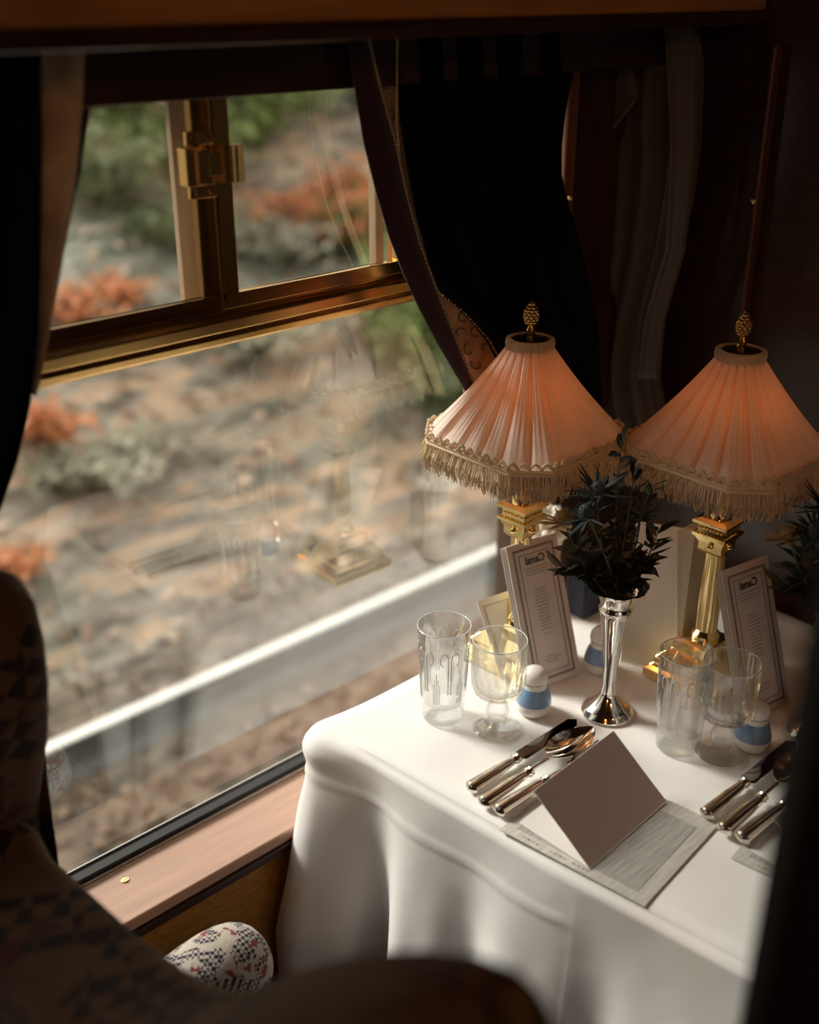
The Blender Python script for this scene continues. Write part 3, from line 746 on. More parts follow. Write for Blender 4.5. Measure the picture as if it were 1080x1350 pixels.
# ================================================================== SHAKERS
def make_shaker(loc, label):
    prof = [(.0005, 0), (.017, 0), (.0205, .003), (.0228, .010), (.0225, .0175)]
    r = empty('salt_shaker', loc, label, 'shaker', 'blue and white porcelain shakers')
    MB().lathe(prof+[(.0215, .019)], 40, cap=False).lathe([(.0163, .0385), (.0156, .0425), (.0154, .0458), (.0166, .0482), (.0168, .052), (.0158, .0575), (.0118, .0628), (.005, .0654), (.0005, .0658)], 40, cap=False).build('body', 'porcelain', r, angle=60)
    MB().lathe([(.0226, .0168), (.0224, .020), (.0208, .028), (.0182, .035), (.0162, .0392)], 40, cap=False).build('blue_band', 'blue', r)
    MB().lathe([(.0150, .0461), (.0163, .0464), (.0164, .0471), (.0150, .0474)], 40, cap=False).build('brown_line', 'chinaline', r)
    hl = MB()
    for k in range(5):
        a = k*2*PI/5+.7; hl.ball((.0065*math.cos(a), .0065*math.sin(a), .0625), .0008, 6)
    hl.build('holes', 'ink', r)
    # pale worn emblem on the band
    em = MB(); rnd = random.Random(2); base_a = math.radians(225)
    for k in range(9):
        a = base_a+rnd.uniform(.0, .45); z = rnd.uniform(.021, .033); rr = .0222-(z-.018)*.38
        rr += .0003; em.box((-.0011, -.0002, -.0016), (.0011, .0002, .0016), Matrix.Identity(3))
        for v in em.v[-8:]:
            w_ = Matrix.Rotation(a+PI/2, 3, 'Z') @ v; v.x, v.y, v.z = w_.x+rr*math.cos(a), w_.y+rr*math.sin(a), w_.z+z
    em.build('pale_emblem', mat('pale_glaze', (.42, .47, .53), .3), r)
    return r
s1 = make_shaker(onZ(703, 937, TZ+.0015), 'blue banded white porcelain shaker between the goblet and silver vase')
dup(s1, onZ(791, 882, TZ+.0015), 'blue banded porcelain shaker half hidden behind the silver vase')
dup(s1, onZ(990, 983, TZ+.0015), 'ghost image of the blue banded shaker beside the goblet ghost')  # ghost of the first shaker, built as a real one

# ================================================================== VASE AND FLOWERS
def make_vase(loc, label):
    prof = [(.0005, 0), (.032, 0), (.0335, .0015), (.033, .004), (.0305, .0055), (.0300, .0075), (.027, .0095), (.020, .016), (.012, .026), (.0095, .031), (.0095, .036), (.0080, .040), (.0095, .07), (.0135, .11), (.0178, .142), (.0190, .148), (.0205, .150), (.0207, .154), (.0190, .1565), (.0190, .160), (.0200, .168), (.024, .178), (.034, .184), (.0365, .185), (.0340, .1856), (.022, .180), (.018, .168), (.0165, .15), (.008, .06), (.0005, .055)]
    n8 = lambda j, a: (.07*abs(math.cos(4*a)) if 20 <= j <= 25 else (-.05*abs(math.sin(4*a)) if 12 <= j <= 15 else 0))
    o = MB().lathe(prof, 64, cap=False, flute=n8).build('bud_vase', 'silver', angle=50); o.location = loc
    return tag(o, label, 'vase', 'silver bud vases')
V1 = onZ(800, 938, TZ+.0015); V2 = onZ(1072, 965, TZ+.0015)
v1 = make_vase(V1, 'slim fluted silver bud vase holding thistles on the tablecloth')
dup(v1, V2, 'ghost image of the silver bud vase behind the mirror frame')  # only a double image of the vase, modelled solid

def curve_pts(a, b_, bend, n_=8):
    a = Vector(a); b_ = Vector(b_); return [a.lerp(b_, i/(n_-1))+Vector(bend)*math.sin(PI*i/(n_-1)) for i in range(n_)]
def leaf(mb, p, d, L, W, cup=.2):
    d = d.normalized(); sd = d.cross(Vector((0, 0, 1))); sd = Vector((1, 0, 0)) if sd.length < .05 else sd.normalized(); up = sd.cross(d)
    vs = [p, p+d*L*.3+sd*W*.42+up*cup*W, p+d*L*.65+sd*W*.36+up*cup*W, p+d*L, p+d*L*.65-sd*W*.36+up*cup*W, p+d*L*.3-sd*W*.42+up*cup*W, p+d*L*.3, p+d*L*.65]
    off = up*.0004
    mb.add(vs+[v-off for v in vs], [(0, 6, 1), (6, 7, 2, 1), (7, 3, 2), (0, 5, 6), (5, 4, 7, 6), (4, 3, 7), (8, 9, 14), (14, 9, 10, 15), (15, 10, 11), (8, 14, 13), (13, 14, 15, 12), (12, 15, 11)])
def leafy(base, tip, bend, seed, label, lm='leafdark', L=.030, W=.013, n_=16, start=.25):
    rnd = random.Random(seed); r = empty('leafy_sprig', base, label, 'foliage', 'leafy sprigs in the silver vase')
    pts = curve_pts((0, 0, 0), Vector(tip)-Vector(base), bend, 10)
    MB().tube(pts, .0013, 6, .0006).build('stem', 'stem', r)
    lf = MB()
    for k in range(n_):
        t_ = start+(1-start)*k/(n_-1); i = min(8, int(t_*9)); p = pts[i].lerp(pts[i+1], t_*9-i); d = (pts[i+1]-pts[i]).normalized()
        a = rnd.uniform(0, 6.28); side = Vector((math.cos(a), math.sin(a), rnd.uniform(-.2, .5)))
        leaf(lf, p, d*.4+side*.9, L*rnd.uniform(.6, 1.15), W*rnd.uniform(.7, 1.2), rnd.uniform(-.3, .5))
    lf.build('leaves', lm, r, smooth=False); return r
def thistle(base, tip, bend, seed, label, hm='leafblue', R=.026):
    rnd = random.Random(seed); r = empty('thistle', base, label, 'flower', 'thistles in the silver vase')
    T = Vector(tip)-Vector(base); pts = curve_pts((0, 0, 0), T, bend, 10)
    MB().tube(pts, .0016, 6, .0010).build('stem', 'stem', r)
    ax = (pts[-1]-pts[-2]).normalized()
    hd = MB().ball(T+ax*.006, .0095, 14, (1, 1, 1.25))
    for k in range(90):
        u = rnd.uniform(-.2, 1); a = rnd.uniform(0, 6.28); d = Vector((math.cos(a)*math.sqrt(1-u*u), math.sin(a)*math.sqrt(1-u*u), u)); hd.tube([T+ax*.006+d*.009, T+ax*.006+d*.0125], .0009, 4, .0002)
    hd.build('flower_head', hm, r)
    br = MB(); q = ax.to_track_quat('Z', 'Y')
    for k in range(26):
        a = 2*PI*k/26+rnd.uniform(-.1, .1); el = rnd.uniform(.05, .9); d = q @ Vector((math.cos(a), math.sin(a), el*.8)); L_ = R*rnd.uniform(.7, 1.25)
        leaf(br, T+d*.004, d, L_, .0048, .1)
    br.build('bracts', hm, r, smooth=False); return r
mouth = V1+Vector((0, 0, .165))
def PV(x, y, back=0.0):     # a point in the bouquet: plane through the vase facing the camera side, moved back by some distance
    v = ray(x, y); n_ = Vector((CD.x, CD.y, 0)).normalized(); t_ = (V1-CAM).dot(n_)+back; return CAM+v*(t_/v.dot(n_))
flowers = []
flowers.append(thistle(mouth+Vector((.004, 0, 0)), PV(788, 652, -.01), (.0, .01, 0), 1, 'dark blue thistle highest in the vase below the fringe', R=.034))
flowers.append(thistle(mouth+Vector((-.004, .002, 0)), PV(745, 690, -.01), (-.01, .0, 0), 2, 'ochre tipped thistle leftmost in the vase over the menu', 'thistle', R=.027))
flowers.append(thistle(mouth+Vector((0, -.004, 0)), PV(775, 682, -.03), (0, -.005, 0), 3, 'blue thistle hanging at the front centre of the bouquet', R=.030))
flowers.append(thistle(mouth+Vector((.002, .004, 0)), PV(845, 680, .02), (.01, .0, 0), 4, 'dark thistle at the right side of the bouquet', R=.022))
lv_ = [((755, 725), 'leafy sprig leaning left over the menu corner'), ((742, 748), 'lowest left leafy sprig drooping by the menu edge'), ((790, 700), 'dense leafy sprig in the centre of the bouquet'),
       ((822, 575), 'tallest thin leafy sprig reaching the lampshade corner'), ((830, 665), 'leafy sprig right of centre rising past the white gap'), ((860, 640), 'reddish tinged leafy sprig at upper right of bouquet'),
       ((850, 745), 'low leafy sprig spilling over the right vase lip'), ((770, 760), 'leafy sprig spilling over the left vase lip'), ((810, 735), 'short leafy sprig at the vase mouth'), ((765, 705), 'leafy sprig beneath the ochre thistle'), ((868, 700), 'thin sprig stretching right toward the beige ghost panel'),
       ((838, 612), 'dark sprig just right of the lampshade corner'), ((775, 735), 'bushy sprig filling the left of the vase mouth'), ((835, 750), 'bushy sprig filling the right of the vase mouth')]
for i, ((x, y), lab) in enumerate(lv_):
    rr = random.Random(i+50); bk = rr.uniform(-.03, .03)
    tall = y < 650
    flowers.append(leafy(mouth+Vector((rr.uniform(-.008, .008), rr.uniform(-.008, .008), 0)), PV(x, y, bk), (rr.uniform(-.015, .015), rr.uniform(-.015, .015), .012 if y > 700 else 0), i+90, lab, 'leafdark' if i % 3 else 'leafblue', L=.024 if tall else .033, W=.010 if tall else .015, n_=16 if tall else 20, start=.35 if tall else .15))
# ghost image of the bouquet, built from solid copies of the sprigs
off = V2-V1
for k, (i, lab) in enumerate(((0, 'ghost image of the highest thistle at the dark right edge'), (1, 'ghost image of the leftmost ochre thistle at right edge'), (2, 'ghost image of the front thistle at right edge'))):
    dup(flowers[i], flowers[i].location+off, lab)
for k, i in enumerate((4, 5, 6, 8, 11, 12, 13, 16)):
    dup(flowers[i], flowers[i].location+off, 'ghost image of the bouquet: '+flowers[i]['label'].replace('lampshade', 'ghost lampshade'))

# ================================================================== MENUS AND CARDS
def plane_obj(BL, BR, TL):
    """basis of a standing card: origin BL, u along base, v up the card"""
    u = (BR-BL); W = u.length; u = u.normalized(); v = (TL-BL); v = v-u*v.dot(u); H = v.length; v = v.normalized(); nrm = u.cross(v); return u, v, nrm, W, H
def card_frame(mb, o, u, v, nn, x0, y0, x1, y1, t_, lift):
    def quad(a, b_, c_, d_):
        vs = [o+u*p[0]+v*p[1]+nn*lift for p in (a, b_, c_, d_)]; mb.add(vs+[q-nn*.0004 for q in vs], [(0,1,2,3),(7,6,5,4),(0,4,5,1),(1,5,6,2),(2,6,7,3),(3,7,4,0)])
    quad((x0, y0), (x1, y0), (x1, y0+t_), (x0, y0+t_)); quad((x0, y1-t_), (x1, y1-t_), (x1, y1), (x0, y1))
    quad((x0, y0), (x0+t_, y0), (x0+t_, y1), (x0, y1)); quad((x1-t_, y0), (x1, y0), (x1, y1), (x1-t_, y1))
def bar(mb, o, u, v, nn, cx_, cy_, w_, h_, lift):
    vs = [o+u*(cx_+a*w_/2)+v*(cy_+b_*h_/2)+nn*lift for a, b_ in ((-1,-1),(1,-1),(1,1),(-1,1))]; mb.add(vs+[q-nn*.0003 for q in vs], [(0,1,2,3),(7,6,5,4),(0,4,5,1),(1,5,6,2),(2,6,7,3),(3,7,4,0)])
def slab(mb, o, u, v, nn, W, H, th, x0=0, y0=0):
    vs = [o+u*x0+v*y0, o+u*(x0+W)+v*y0, o+u*(x0+W)+v*(y0+H), o+u*x0+v*(y0+H)]; mb.add(vs+[q-nn*th for q in vs], [(0,1,2,3),(7,6,5,4),(0,4,5,1),(1,5,6,2),(2,6,7,3),(3,7,4,0)])
def text_mesh(name, body, size, m, parent, o, u, v, nn, lift, mirror=True, bold=.0):
    cu = bpy.data.curves.new(name, 'FONT'); cu.body = body; cu.size = size; cu.align_x = 'CENTER'; cu.align_y = 'CENTER'; cu.offset = bold; cu.extrude = .0001
    tmp = bpy.data.objects.new('tmp', cu); COL.objects.link(tmp); dg = bpy.context.evaluated_depsgraph_get(); me = bpy.data.meshes.new_from_object(tmp.evaluated_get(dg)); bpy.data.objects.remove(tmp)
    sx = -1 if mirror else 1
    for p in me.vertices: q_ = o+u*(p.co.x*sx)+v*p.co.y+nn*(lift+p.co.z); p.co = q_
    me.materials.clear(); me.materials.append(M[m]); ob = bpy.data.objects.new(name, me); COL.objects.link(ob); ob.parent = parent; return ob
def make_menu(BL, BR, TL, label):
    r = empty('menu_card', BL, label, 'menu', 'framed mirror-lettered menus')
    u, v, nn, W, H = plane_obj(BL, BR, TL); 
    if nn.dot(CD) > 0: nn = -nn
    o = Vector((0, 0, 0))
    slab_ = MB(); slab(slab_, o, u, v, nn, W, H, .0015); slab_.build('front_leaf', 'pinkpaper', r, smooth=False)
    pg = MB()
    for k in range(3): slab(pg, o-nn*(.0035+.002*k)+u*(-.0012*(k+1)), u, v, nn, W, H*.995, .0008)
    pg.build('inner_pages', 'cream', r, smooth=False)
    # back leaf splayed open to the right
    u2 = (u*.86 - nn*.55).normalized(); bk = MB(); o2 = o+u*W*.50-nn*.012; slab(bk, o2, u2, v, nn, W*.80, H*.93, .001); bk.build('back_leaf', 'cream', r, smooth=False)
    n2 = u2.cross(v); n2 = -n2 if n2.dot(nn) < 0 else n2
    tx2 = MB(); rnd = random.Random(5)
    for k in range(17):
        if k in (2, 3, 7): continue
        bar(tx2, o2, u2, v, n2, W*.58+rnd.uniform(-.002, .002), H*(.80-.040*k), .022*rnd.uniform(.5, 1), .0012, .0008)
    tx2.build('back_text', 'softink', r, smooth=False)
    fr = MB(); m1 = .0085; card_frame(fr, o, u, v, nn, m1, m1, W-m1, H-m1, .0014, .0005); card_frame(fr, o, u, v, nn, m1*1.28, m1*1.28, W-m1*1.28, H-m1*1.28, .0004, .0005); card_frame(fr, o, u, v, nn, m1*1.95, m1*1.95, W-m1*1.95, H-m1*1.95, .0007, .0005)
    fr.build('printed_border', 'border', r, smooth=False)
    text_mesh('title', 'Canal', .0145, 'ink', r, o+u*W*.5+v*H*.868, u, v, nn, .0006, bold=.0004)
    tx = MB()
    def line(yy, ww):
        x = -ww/2
        while x < ww/2:
            l_ = min(rnd.uniform(.002, .006), ww/2-x); bar(tx, o, u, v, nn, W*.5+x+l_/2, yy, l_, .0009, .0005); x += l_+.0008
    for yy, ww in ((.815, .042), (.793, .036), (.773, .030)): line(H*yy, ww)
    for k in range(13):
        line(H*(.665-.0235*k), rnd.choice((.017, .020, .018, .022, .030 if k == 10 else .019)))
    line(H*.352, .014)
    for yy, ww in ((.195, .019), (.175, .030), (.155, .018)): line(H*yy, ww)
    tx.build('text_lines', 'softink', r, smooth=False)
    return r
def solve_lean(BL, BR, px_, py_):
    """top corner above BL, leaning perpendicular to the base, that meets the pixel ray"""
    e = (BR-BL).normalized(); n_ = Vector((-e.y, e.x, 0)); v = ray(px_, py_)
    # CAM + t v = BL + n_*b + z*h  -> component along e must match
    t_ = (BL-CAM).dot(e)/v.dot(e); P = CAM+v*t_; return P
BL = onZ(702, 912, TZ+.0015); BR = onZ(766, 887, TZ+.0015); TL = solve_lean(BL, BR, 667, 722)
menu1 = make_menu(BL, BR, TL, 'tall framed menu card leaning in front of the first lamp')
sh_ = onZ(983, 952, TZ+.0015)-BL
dup(menu1, menu1.location+sh_, 'ghost image of the tall framed menu card below the lamp ghost')  # menu's double image, built as a solid card
# small card left of the menu, leaning
cL = onZ(664, 903, TZ+.0015); cR = cL+Vector((.98, -.19, 0))*.075; cT = solve_lean(cL, cR, 629, 792)
r = empty('small_card', cL, 'small pale bordered card leaning behind the goblet, left of the menu', 'card')
u, v, nn, W, H = plane_obj(cL, cR, cT); nn = -nn if nn.dot(CD) > 0 else nn
mb = MB(); slab(mb, Vector((0,0,0)), u, v, nn, .075, H, .001); mb.build('leaf', 'cream', r, smooth=False)
mb = MB(); card_frame(mb, Vector((0,0,0)), u, v, nn, .007, .007, .068, H-.010, .0006, .0005); mb.build('printed_border', 'border', r, smooth=False)
# pale ghost of menu and window view, built as a blank two-leaf card
a0 = onZ(818, 872, TZ+.0015); a1 = onZ(893, 886, TZ+.0015); a2 = onZ(938, 858, TZ+.0015)
r = empty('ghost_panel', a0, 'blank beige ghost image of menu and window between vase and lamp ghost', 'card')
mb = MB(); up = Vector((0, 0, 1)); hC = .205
for p_, q_ in ((a0, a1), (a1, a2)):
    u_ = (q_-p_); w_ = u_.length; u_.normalize(); nn = u_.cross(up); nn = -nn if nn.dot(CD) > 0 else nn; slab(mb, p_-a0, u_, (up+nn*-.12).normalized(), nn, w_, hC, .0012)
mb.build('leaves', 'cream', r, smooth=False)
# placemats
def make_mat(P0, label):
    r = empty('place_mat', P0, label, 'placemat', 'printed place cards')
    ux = Vector((1, .12, 0)).normalized(); uy = Vector((.13, -1, 0)).normalized(); W, H = .165, .180
    mb = MB(); slab(mb, Vector((0,0,.0012)), ux, uy, Vector((0,0,1)), W, H, .001); mb.build('sheet', 'matpaper', r, smooth=False)
    mb = MB(); slab(mb, Vector((0,0,.0016)), ux, uy, Vector((0,0,1)), W-.036, H-.030, .0004, .014, .014); mb.build('inner_field', 'matinner', r, smooth=False)
    mb = MB(); rnd = random.Random(8)
    for k in range(15):
        if k in (4, 5, 10): continue
        bar(mb, Vector((0,0,.0012)), uy, ux, Vector((0,0,1)), .028+k*.0058, .007, .0035, rnd.uniform(.0008, .0022), .0004)
    mb.build('small_print', 'softink', r, smooth=False); return r
pm = make_mat(onZ(659, 1095, TZ+.0015), 'pale printed place mat under the first folded card')
def make_tent(P, label):
    r = empty('folded_card', P, label, 'card', 'blank folded cards on the place mats')
    # local frame: x along the ridge
    A = onX(704, 1043, .765)-P; Cc = Vector((onZ(778, 1146, TZ+.0036)-P)); E = onZ(684, 1085, TZ+.0036)-P
    Lx = Vector((.150, .010, 0)); th = .0008
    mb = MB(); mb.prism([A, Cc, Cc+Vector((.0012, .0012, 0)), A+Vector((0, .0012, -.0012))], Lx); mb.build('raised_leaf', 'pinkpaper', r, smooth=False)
    mb = MB(); mb.prism([E, Cc, Cc+Vector((0, 0, .0006)), E+Vector((0, 0, .0006))], Lx*.98); mb.build('flat_leaf', 'paper', r, smooth=False)
    return r
tp_ = onZ(731, 1115, TZ+.0036)
tent1 = make_tent(tp_, 'half open blank folded card, nearest the viewer, over the first cutlery')
pm2p = onZ(964, 1132, TZ+.0015); dpm = pm2p-pm.location
dup(pm, pm2p, 'ghost image of the printed place mat at the right table edge')  # ghost image of the mat, added as a solid sheet
dup(tent1, tent1.location+dpm, 'ghost image of the half open blank card at the dark right edge')  # the card's double image, modelled as another card

# ================================================================== CUTLERY
def handle_profile(mb, L=.085, r=.0075):
    pr = [(.0004, 0), (r*.6, .001), (r*1.02, .004), (r, .008), (r*.85, L*.6), (r*.62, L-.012), (r*.55, L-.008), (r*.80, L-.005), (r*.55, L-.002), (r*.75, L), (r*.3, L+.002)]
    n_ = 20; vs = []; fs = []
    for rr, x in pr:
        for i in range(n_):
            a = 2*PI*i/n_; vs.append((x, rr*math.cos(a)*1.25, .0075+rr*math.sin(a)*.9))
    for j in range(len(pr)-1):
        for i in range(n_): k = (i+1) % n_; fs.append((j*n_+i, j*n_+k, (j+1)*n_+k, (j+1)*n_+i))
    return mb.add(vs, fs)
def make_knife(loc, rz, label):
    r = empty('table_knife', loc, label, 'knife', 'knives on the tablecloth', rz)
    handle_profile(MB()).build('handle', 'goldsilver', r)
    o_ = [(.085, -.004, .007), (.091, -.0095, .007), (.185, -.0100, .007), (.198, .0, .007), (.190, .0085, .007), (.091, .0090, .007), (.085, .004, .007)]
    MB().prism(o_, (0, 0, .0012)).build('blade', 'blade', r, smooth=False, bevel=.0004); return r
def make_spoon(loc, rz, label):
    r = empty('table_spoon', loc, label, 'spoon', 'spoons on the tablecloth', rz)
    handle_profile(MB()).build('handle', 'goldsilver', r)
    mb = MB().tube([(.083, 0, .008), (.10, 0, .0095), (.122, 0, .0085)], .0030, 10, .0025)
    mb.build('neck', 'silver', r)
    # bowl, pointed oval
    nU, nV = 22, 12; vs = []; fs = []; x0, L_, W_ = .116, .088, .022
    for layer in (0, 1):
        for i in range(nU+1):
            t_ = i/nU; hw = W_*(math.sin(PI*min(1, max(0, t_)))**.62)*(1.08-.25*t_)+.0004
            for j in range(nV+1):
                s_ = -1+2*j/nV; dp = .011*math.sin(PI*t_)**.8*(1-s_*s_)
                vs.append((x0+L_*t_, s_*hw, .0115-dp-(.0012 if layer else 0)))
    M_ = (nU+1)*(nV+1)
    for layer in (0, 1):
        for i in range(nU):
            for j in range(nV): a = layer*M_+i*(nV+1)+j; fs.append((a, a+1, a+nV+2, a+nV+1))
    for i in range(nU):
        for j in (0, nV): a = i*(nV+1)+j; fs.append((a, a+nV+1, a+nV+1+M_, a+M_))
    MB().add(vs, fs).build('bowl', 'silver', r); return r
def make_fork(loc, rz, label):
    r = empty('table_fork', loc, label, 'fork', 'forks on the tablecloth', rz)
    handle_profile(MB()).build('handle', 'goldsilver', r)
    mb = MB().tube([(.083, 0, .008), (.10, 0, .008), (.125, 0, .005)], .0028, 10, .0025)
    mb.prism([(.122, -.002, .004), (.132, -.0105, .0035), (.145, -.0115, .004), (.145, .0115, .004), (.132, .0105, .0035), (.122, .002, .004)], (0, 0, .0015))
    for k in range(4):
        y = -.0099+.0066*k; mb.tube([(.144, y, .0048), (.165, y, .0045), (.188, y*.95, .008)], .0014, 6, .0007)
    mb.build('tines', 'silver', r); return r
def rz_of(a, b_): d = b_-a; return math.atan2(d.y, d.x)
ka = onZ(618, 1047, TZ+.002); kb_ = onZ(745, 965, TZ+.002); kn = make_knife(ka, rz_of(ka, kb_), 'knife with silver handle and dark mirror blade nearest the goblet')
sa = onZ(634, 1066, TZ+.0042); sb_ = onZ(776, 972, TZ+.0042); spn = make_spoon(sa, rz_of(sa, sb_), 'pointed silver spoon between the knife and the folded card')
fa = onZ(654, 1077, TZ+.0032); fb = onZ(700, 1048, TZ+.0032); fk = make_fork(fa, rz_of(fa, fb), 'fork handle running under the first folded card')
kn.rotation_euler.z -= 0.0
d2 = onZ(928, 1082, TZ+.002)-ka  # ghost image of the cutlery, built as solid pieces
dup(kn, ka+d2, 'ghost image of the knife at the dark right edge, above the spoon ghost')
dup(spn, sa+d2, 'ghost image of the spoon at the dark right edge beside the knife ghost')
dup(fk, fa+d2, 'ghost image of the fork at the dark right edge by the mat ghost')

# ================================================================== WHITE RUFFLED + NAVY NAPKIN
# ruffled white napkin standing in a ring, behind the menu
wp = onX(722, 700, 1.165); wb = Vector((wp.x, wp.y, TZ+.0015))
r = empty('white_napkin', wb, 'white scalloped linen napkin fan standing behind the menu card', 'napkin')
vs = []; fs = []; hh = wp.z-TZ+.028
NU = 72; NJ = 16
for lay in (0,):
    for j in range(NJ+1):
        t_ = j/NJ
        for i in range(NU):
            a = 2*PI*i/NU; rr = (.026*(1-.35*math.sin(PI*t_*.9))+.010*t_*t_) * (1+.10*math.cos(a*9)*t_)
            z = hh*t_ + .006*math.cos(a*9)*t_**3
            if t_ > .8: rr *= 1-(t_-.8)*1.5
            vs.append((rr*math.cos(a), rr*math.sin(a), z))
for j in range(NJ):
    for i in range(NU): k = (i+1) % NU; fs.append((j*NU+i, j*NU+k, (j+1)*NU+k, (j+1)*NU+i))
mb = MB().add(vs, fs); mb.build('body', 'whitefl', r, angle=180)
sc_ = MB()
for k in range(15):
    a = 2*PI*k/15; sc_.ball((.028*math.cos(a), .028*math.sin(a), hh*.84), .0085, 10, (1, 1, 1.1))
for k in range(10):
    a = 2*PI*k/10; sc_.ball((.017*math.cos(a), .017*math.sin(a), hh*.98), .0085, 10)
sc_.build('scalloped_edge', 'whitefl', r)
nb_ = onZ(775, 835, TZ+.0015)+Vector((.05, .045, 0))
r = MB().box((-.028, -.02, 0), (.028, .02, .085)).build('navy_box', 'navyseat', smooth=True, bevel=.006); r.location = nb_; tag(r, 'small navy blue block behind the menu and silver vase', 'box')

# ================================================================== CURTAINS AND COAT
def edge_interp(pts, y):
    if y <= pts[0][1]: return pts[0][0]
    for a, b_ in zip(pts, pts[1:]):
        if y <= b_[1]: return a[0]+(b_[0]-a[0])*(y-a[1])/(b_[1]-a[1])
    return pts[-1][0]
def sheet(name, mt, parent, Ls, Rs, y0, y1, Y, waves=0, amp=0, nu=24, nv=60, diag=0, thick=.003, plane='Y', ph=0, bulge=0):
    vs = []; fs = []
    for j in range(nv+1):
        yy = y0+(y1-y0)*j/nv; xl = edge_interp(Ls, yy); xr = edge_interp(Rs, yy)
        for i in range(nu+1):
            t_ = i/nu; x_ = xl+(xr-xl)*t_
            wv = amp*(math.sin(2*PI*(waves*t_+diag*j/nv)+ph)+.35*math.sin(2*PI*(waves*2.3*t_+diag*j/nv)+1+ph)) - bulge*math.sin(PI*t_)
            p = onY(x_, yy, Y) if plane == 'Y' else onX(x_, yy, Y)
            if plane == 'Y': p.y += wv
            else: p.x += wv
            vs.append(p)
    for j in range(nv):
        for i in range(nu): a = j*(nu+1)+i; fs.append((a, a+1, a+nu+2, a+nu+1))
    return MB().add(vs, fs).build(name, mt, parent, solid=thick, angle=180)
def edge_cord(name, parent, pts, y0, y1, Y, r=.0014, plane='Y', n_=70):
    mb = MB()
    for j in range(n_+1):
        yy = y0+(y1-y0)*j/n_; p = onY(edge_interp(pts, yy), yy, Y); mb.ball(p, r*(1.25 if j % 2 else .9), 6)
    return mb.build(name, 'braid', parent)
cr_ = empty('curtain', (0, 0, 0), 'long black curtain with aubergine leading edge, right of the window', 'curtain', 'window curtains')
outL = [(459, 40), (468, 120), (480, 190), (495, 250), (512, 310), (532, 362), (550, 402), (578, 455), (610, 508), (625, 540)]
outR = [(483, 40), (500, 110), (522, 190), (537, 260), (553, 320), (573, 375), (592, 425), (612, 475), (622, 500), (628, 540)]
sheet('leading_edge', 'purple', cr_, outL, outR, 40, 540, .965, 0, 0, 10, 60, thick=.004, bulge=.006)
mainL = [(524, 40), (523, 160), (528, 215), (542, 290), (560, 345), (578, 385), (612, 412), (645, 448), (668, 490), (690, 560)]
mainR = [(764, 40), (762, 90), (753, 160), (747, 230), (752, 262), (768, 340), (780, 420), (782, 500), (790, 640)]
sheet('main_drape', 'black', cr_, mainL, mainR, 40, 640, .985, 4.5, .010, 60, 60, diag=-.9, thick=.003)
lnL = [(478, 40), (495, 110), (518, 190), (533, 260), (549, 320), (569, 375), (588, 425), (606, 475), (612, 510)]
lnR = [(530, 40), (529, 160), (535, 215), (550, 290), (568, 345), (584, 385), (620, 412), (655, 448), (680, 490), (700, 520)]
sheet('embroidered_lining', 'lace', cr_, lnL, lnR, 40, 560, .9925, 0, 0, 14, 60, thick=.002)
edge_cord('braid_edging', cr_, outR, 44, 500, .9595, .0011, n_=140)
edge_cord('braid_edging', cr_, mainL, 44, 480, .980, .0012, n_=140)
# embroidery motif on the lining
em = MB(); rnd = random.Random(4)
for (x, y) in [(600, 398), (612, 420), (606, 440), (628, 440), (620, 462), (640, 460), (630, 480), (503, 70), (510, 95), (506, 125), (512, 150)]:
    a = rnd.uniform(0, 6.28)
    pts = []
    for k in range(9):
        t_ = k/8*4; rr = 3+2.4*t_; pts.append(onY(x+rr*math.cos(a+t_)*.8, y+rr*math.sin(a+t_)*.8, .9895))
    em.tube(pts, .0012, 5)
em.build('embroidery', mat('brown_thread', (.16, .085, .045), .8), cr_)
cl_ = empty('curtain', (0, 0, 0), 'dark curtain at the left edge of the picture with tan lining', 'curtain', 'window curtains')
sheet('main_drape', 'black', cl_, [(-120, 30), (-140, 700)], [(60, 40), (62, 200), (60, 350), (55, 450), (42, 540), (24, 610), (2, 668), (-20, 720)], 30, 720, .955, 2.2, .008, 40, 50, diag=.3)
sheet('embroidered_lining', 'lace', cl_, [(40, 40), (50, 350), (46, 470), (40, 520)], [(112, 40), (108, 140), (100, 230), (82, 340), (66, 430), (50, 505), (45, 520)], 40, 520, .975, 1, .003, 16, 50, thick=.003)
sheet('leading_edge', 'purple', cl_, [(105, 40), (104, 140), (96, 230), (86, 300), (80, 330)], [(133, 40), (122, 120), (106, 220), (92, 290), (84, 330)], 40, 330, .988, 0, 0, 6, 40, thick=.003)
# coat
ct = empty('hanging_coat', (0, 0, 0), 'dark grey wool coat hanging on the partition right of the curtain', 'coat')
cL_ = [(798, 0), (800, 120), (797, 170), (806, 200), (803, 330), (788, 410), (778, 480), (782, 540), (800, 600), (815, 640)]
cR_ = [(905, 0), (920, 80), (916, 200), (908, 260), (892, 340), (872, 420), (868, 500), (880, 560), (880, 640)]
sheet('body', 'coat', ct, cL_, cR_, -40, 640, 1.385, 3.1, .011, 60, 70, diag=.55, plane='X', thick=.004)
sheet('lapel', 'coat', ct, [(793, 0), (796, 90), (792, 150), (791, 172), (800, 178)], [(812, 0), (828, 60), (842, 128), (812, 165), (802, 178)], -20, 178, 1.352, .6, .003, 14, 30, plane='X', thick=.005)
sheet('sleeve', 'coat', ct, [(870, -20), (876, 60), (884, 200), (878, 330), (850, 420), (840, 500)], [(906, -20), (918, 60), (914, 200), (898, 330), (872, 420), (862, 500)], -20, 500, 1.355, .5, .010, 18, 50, plane='X', thick=.008)
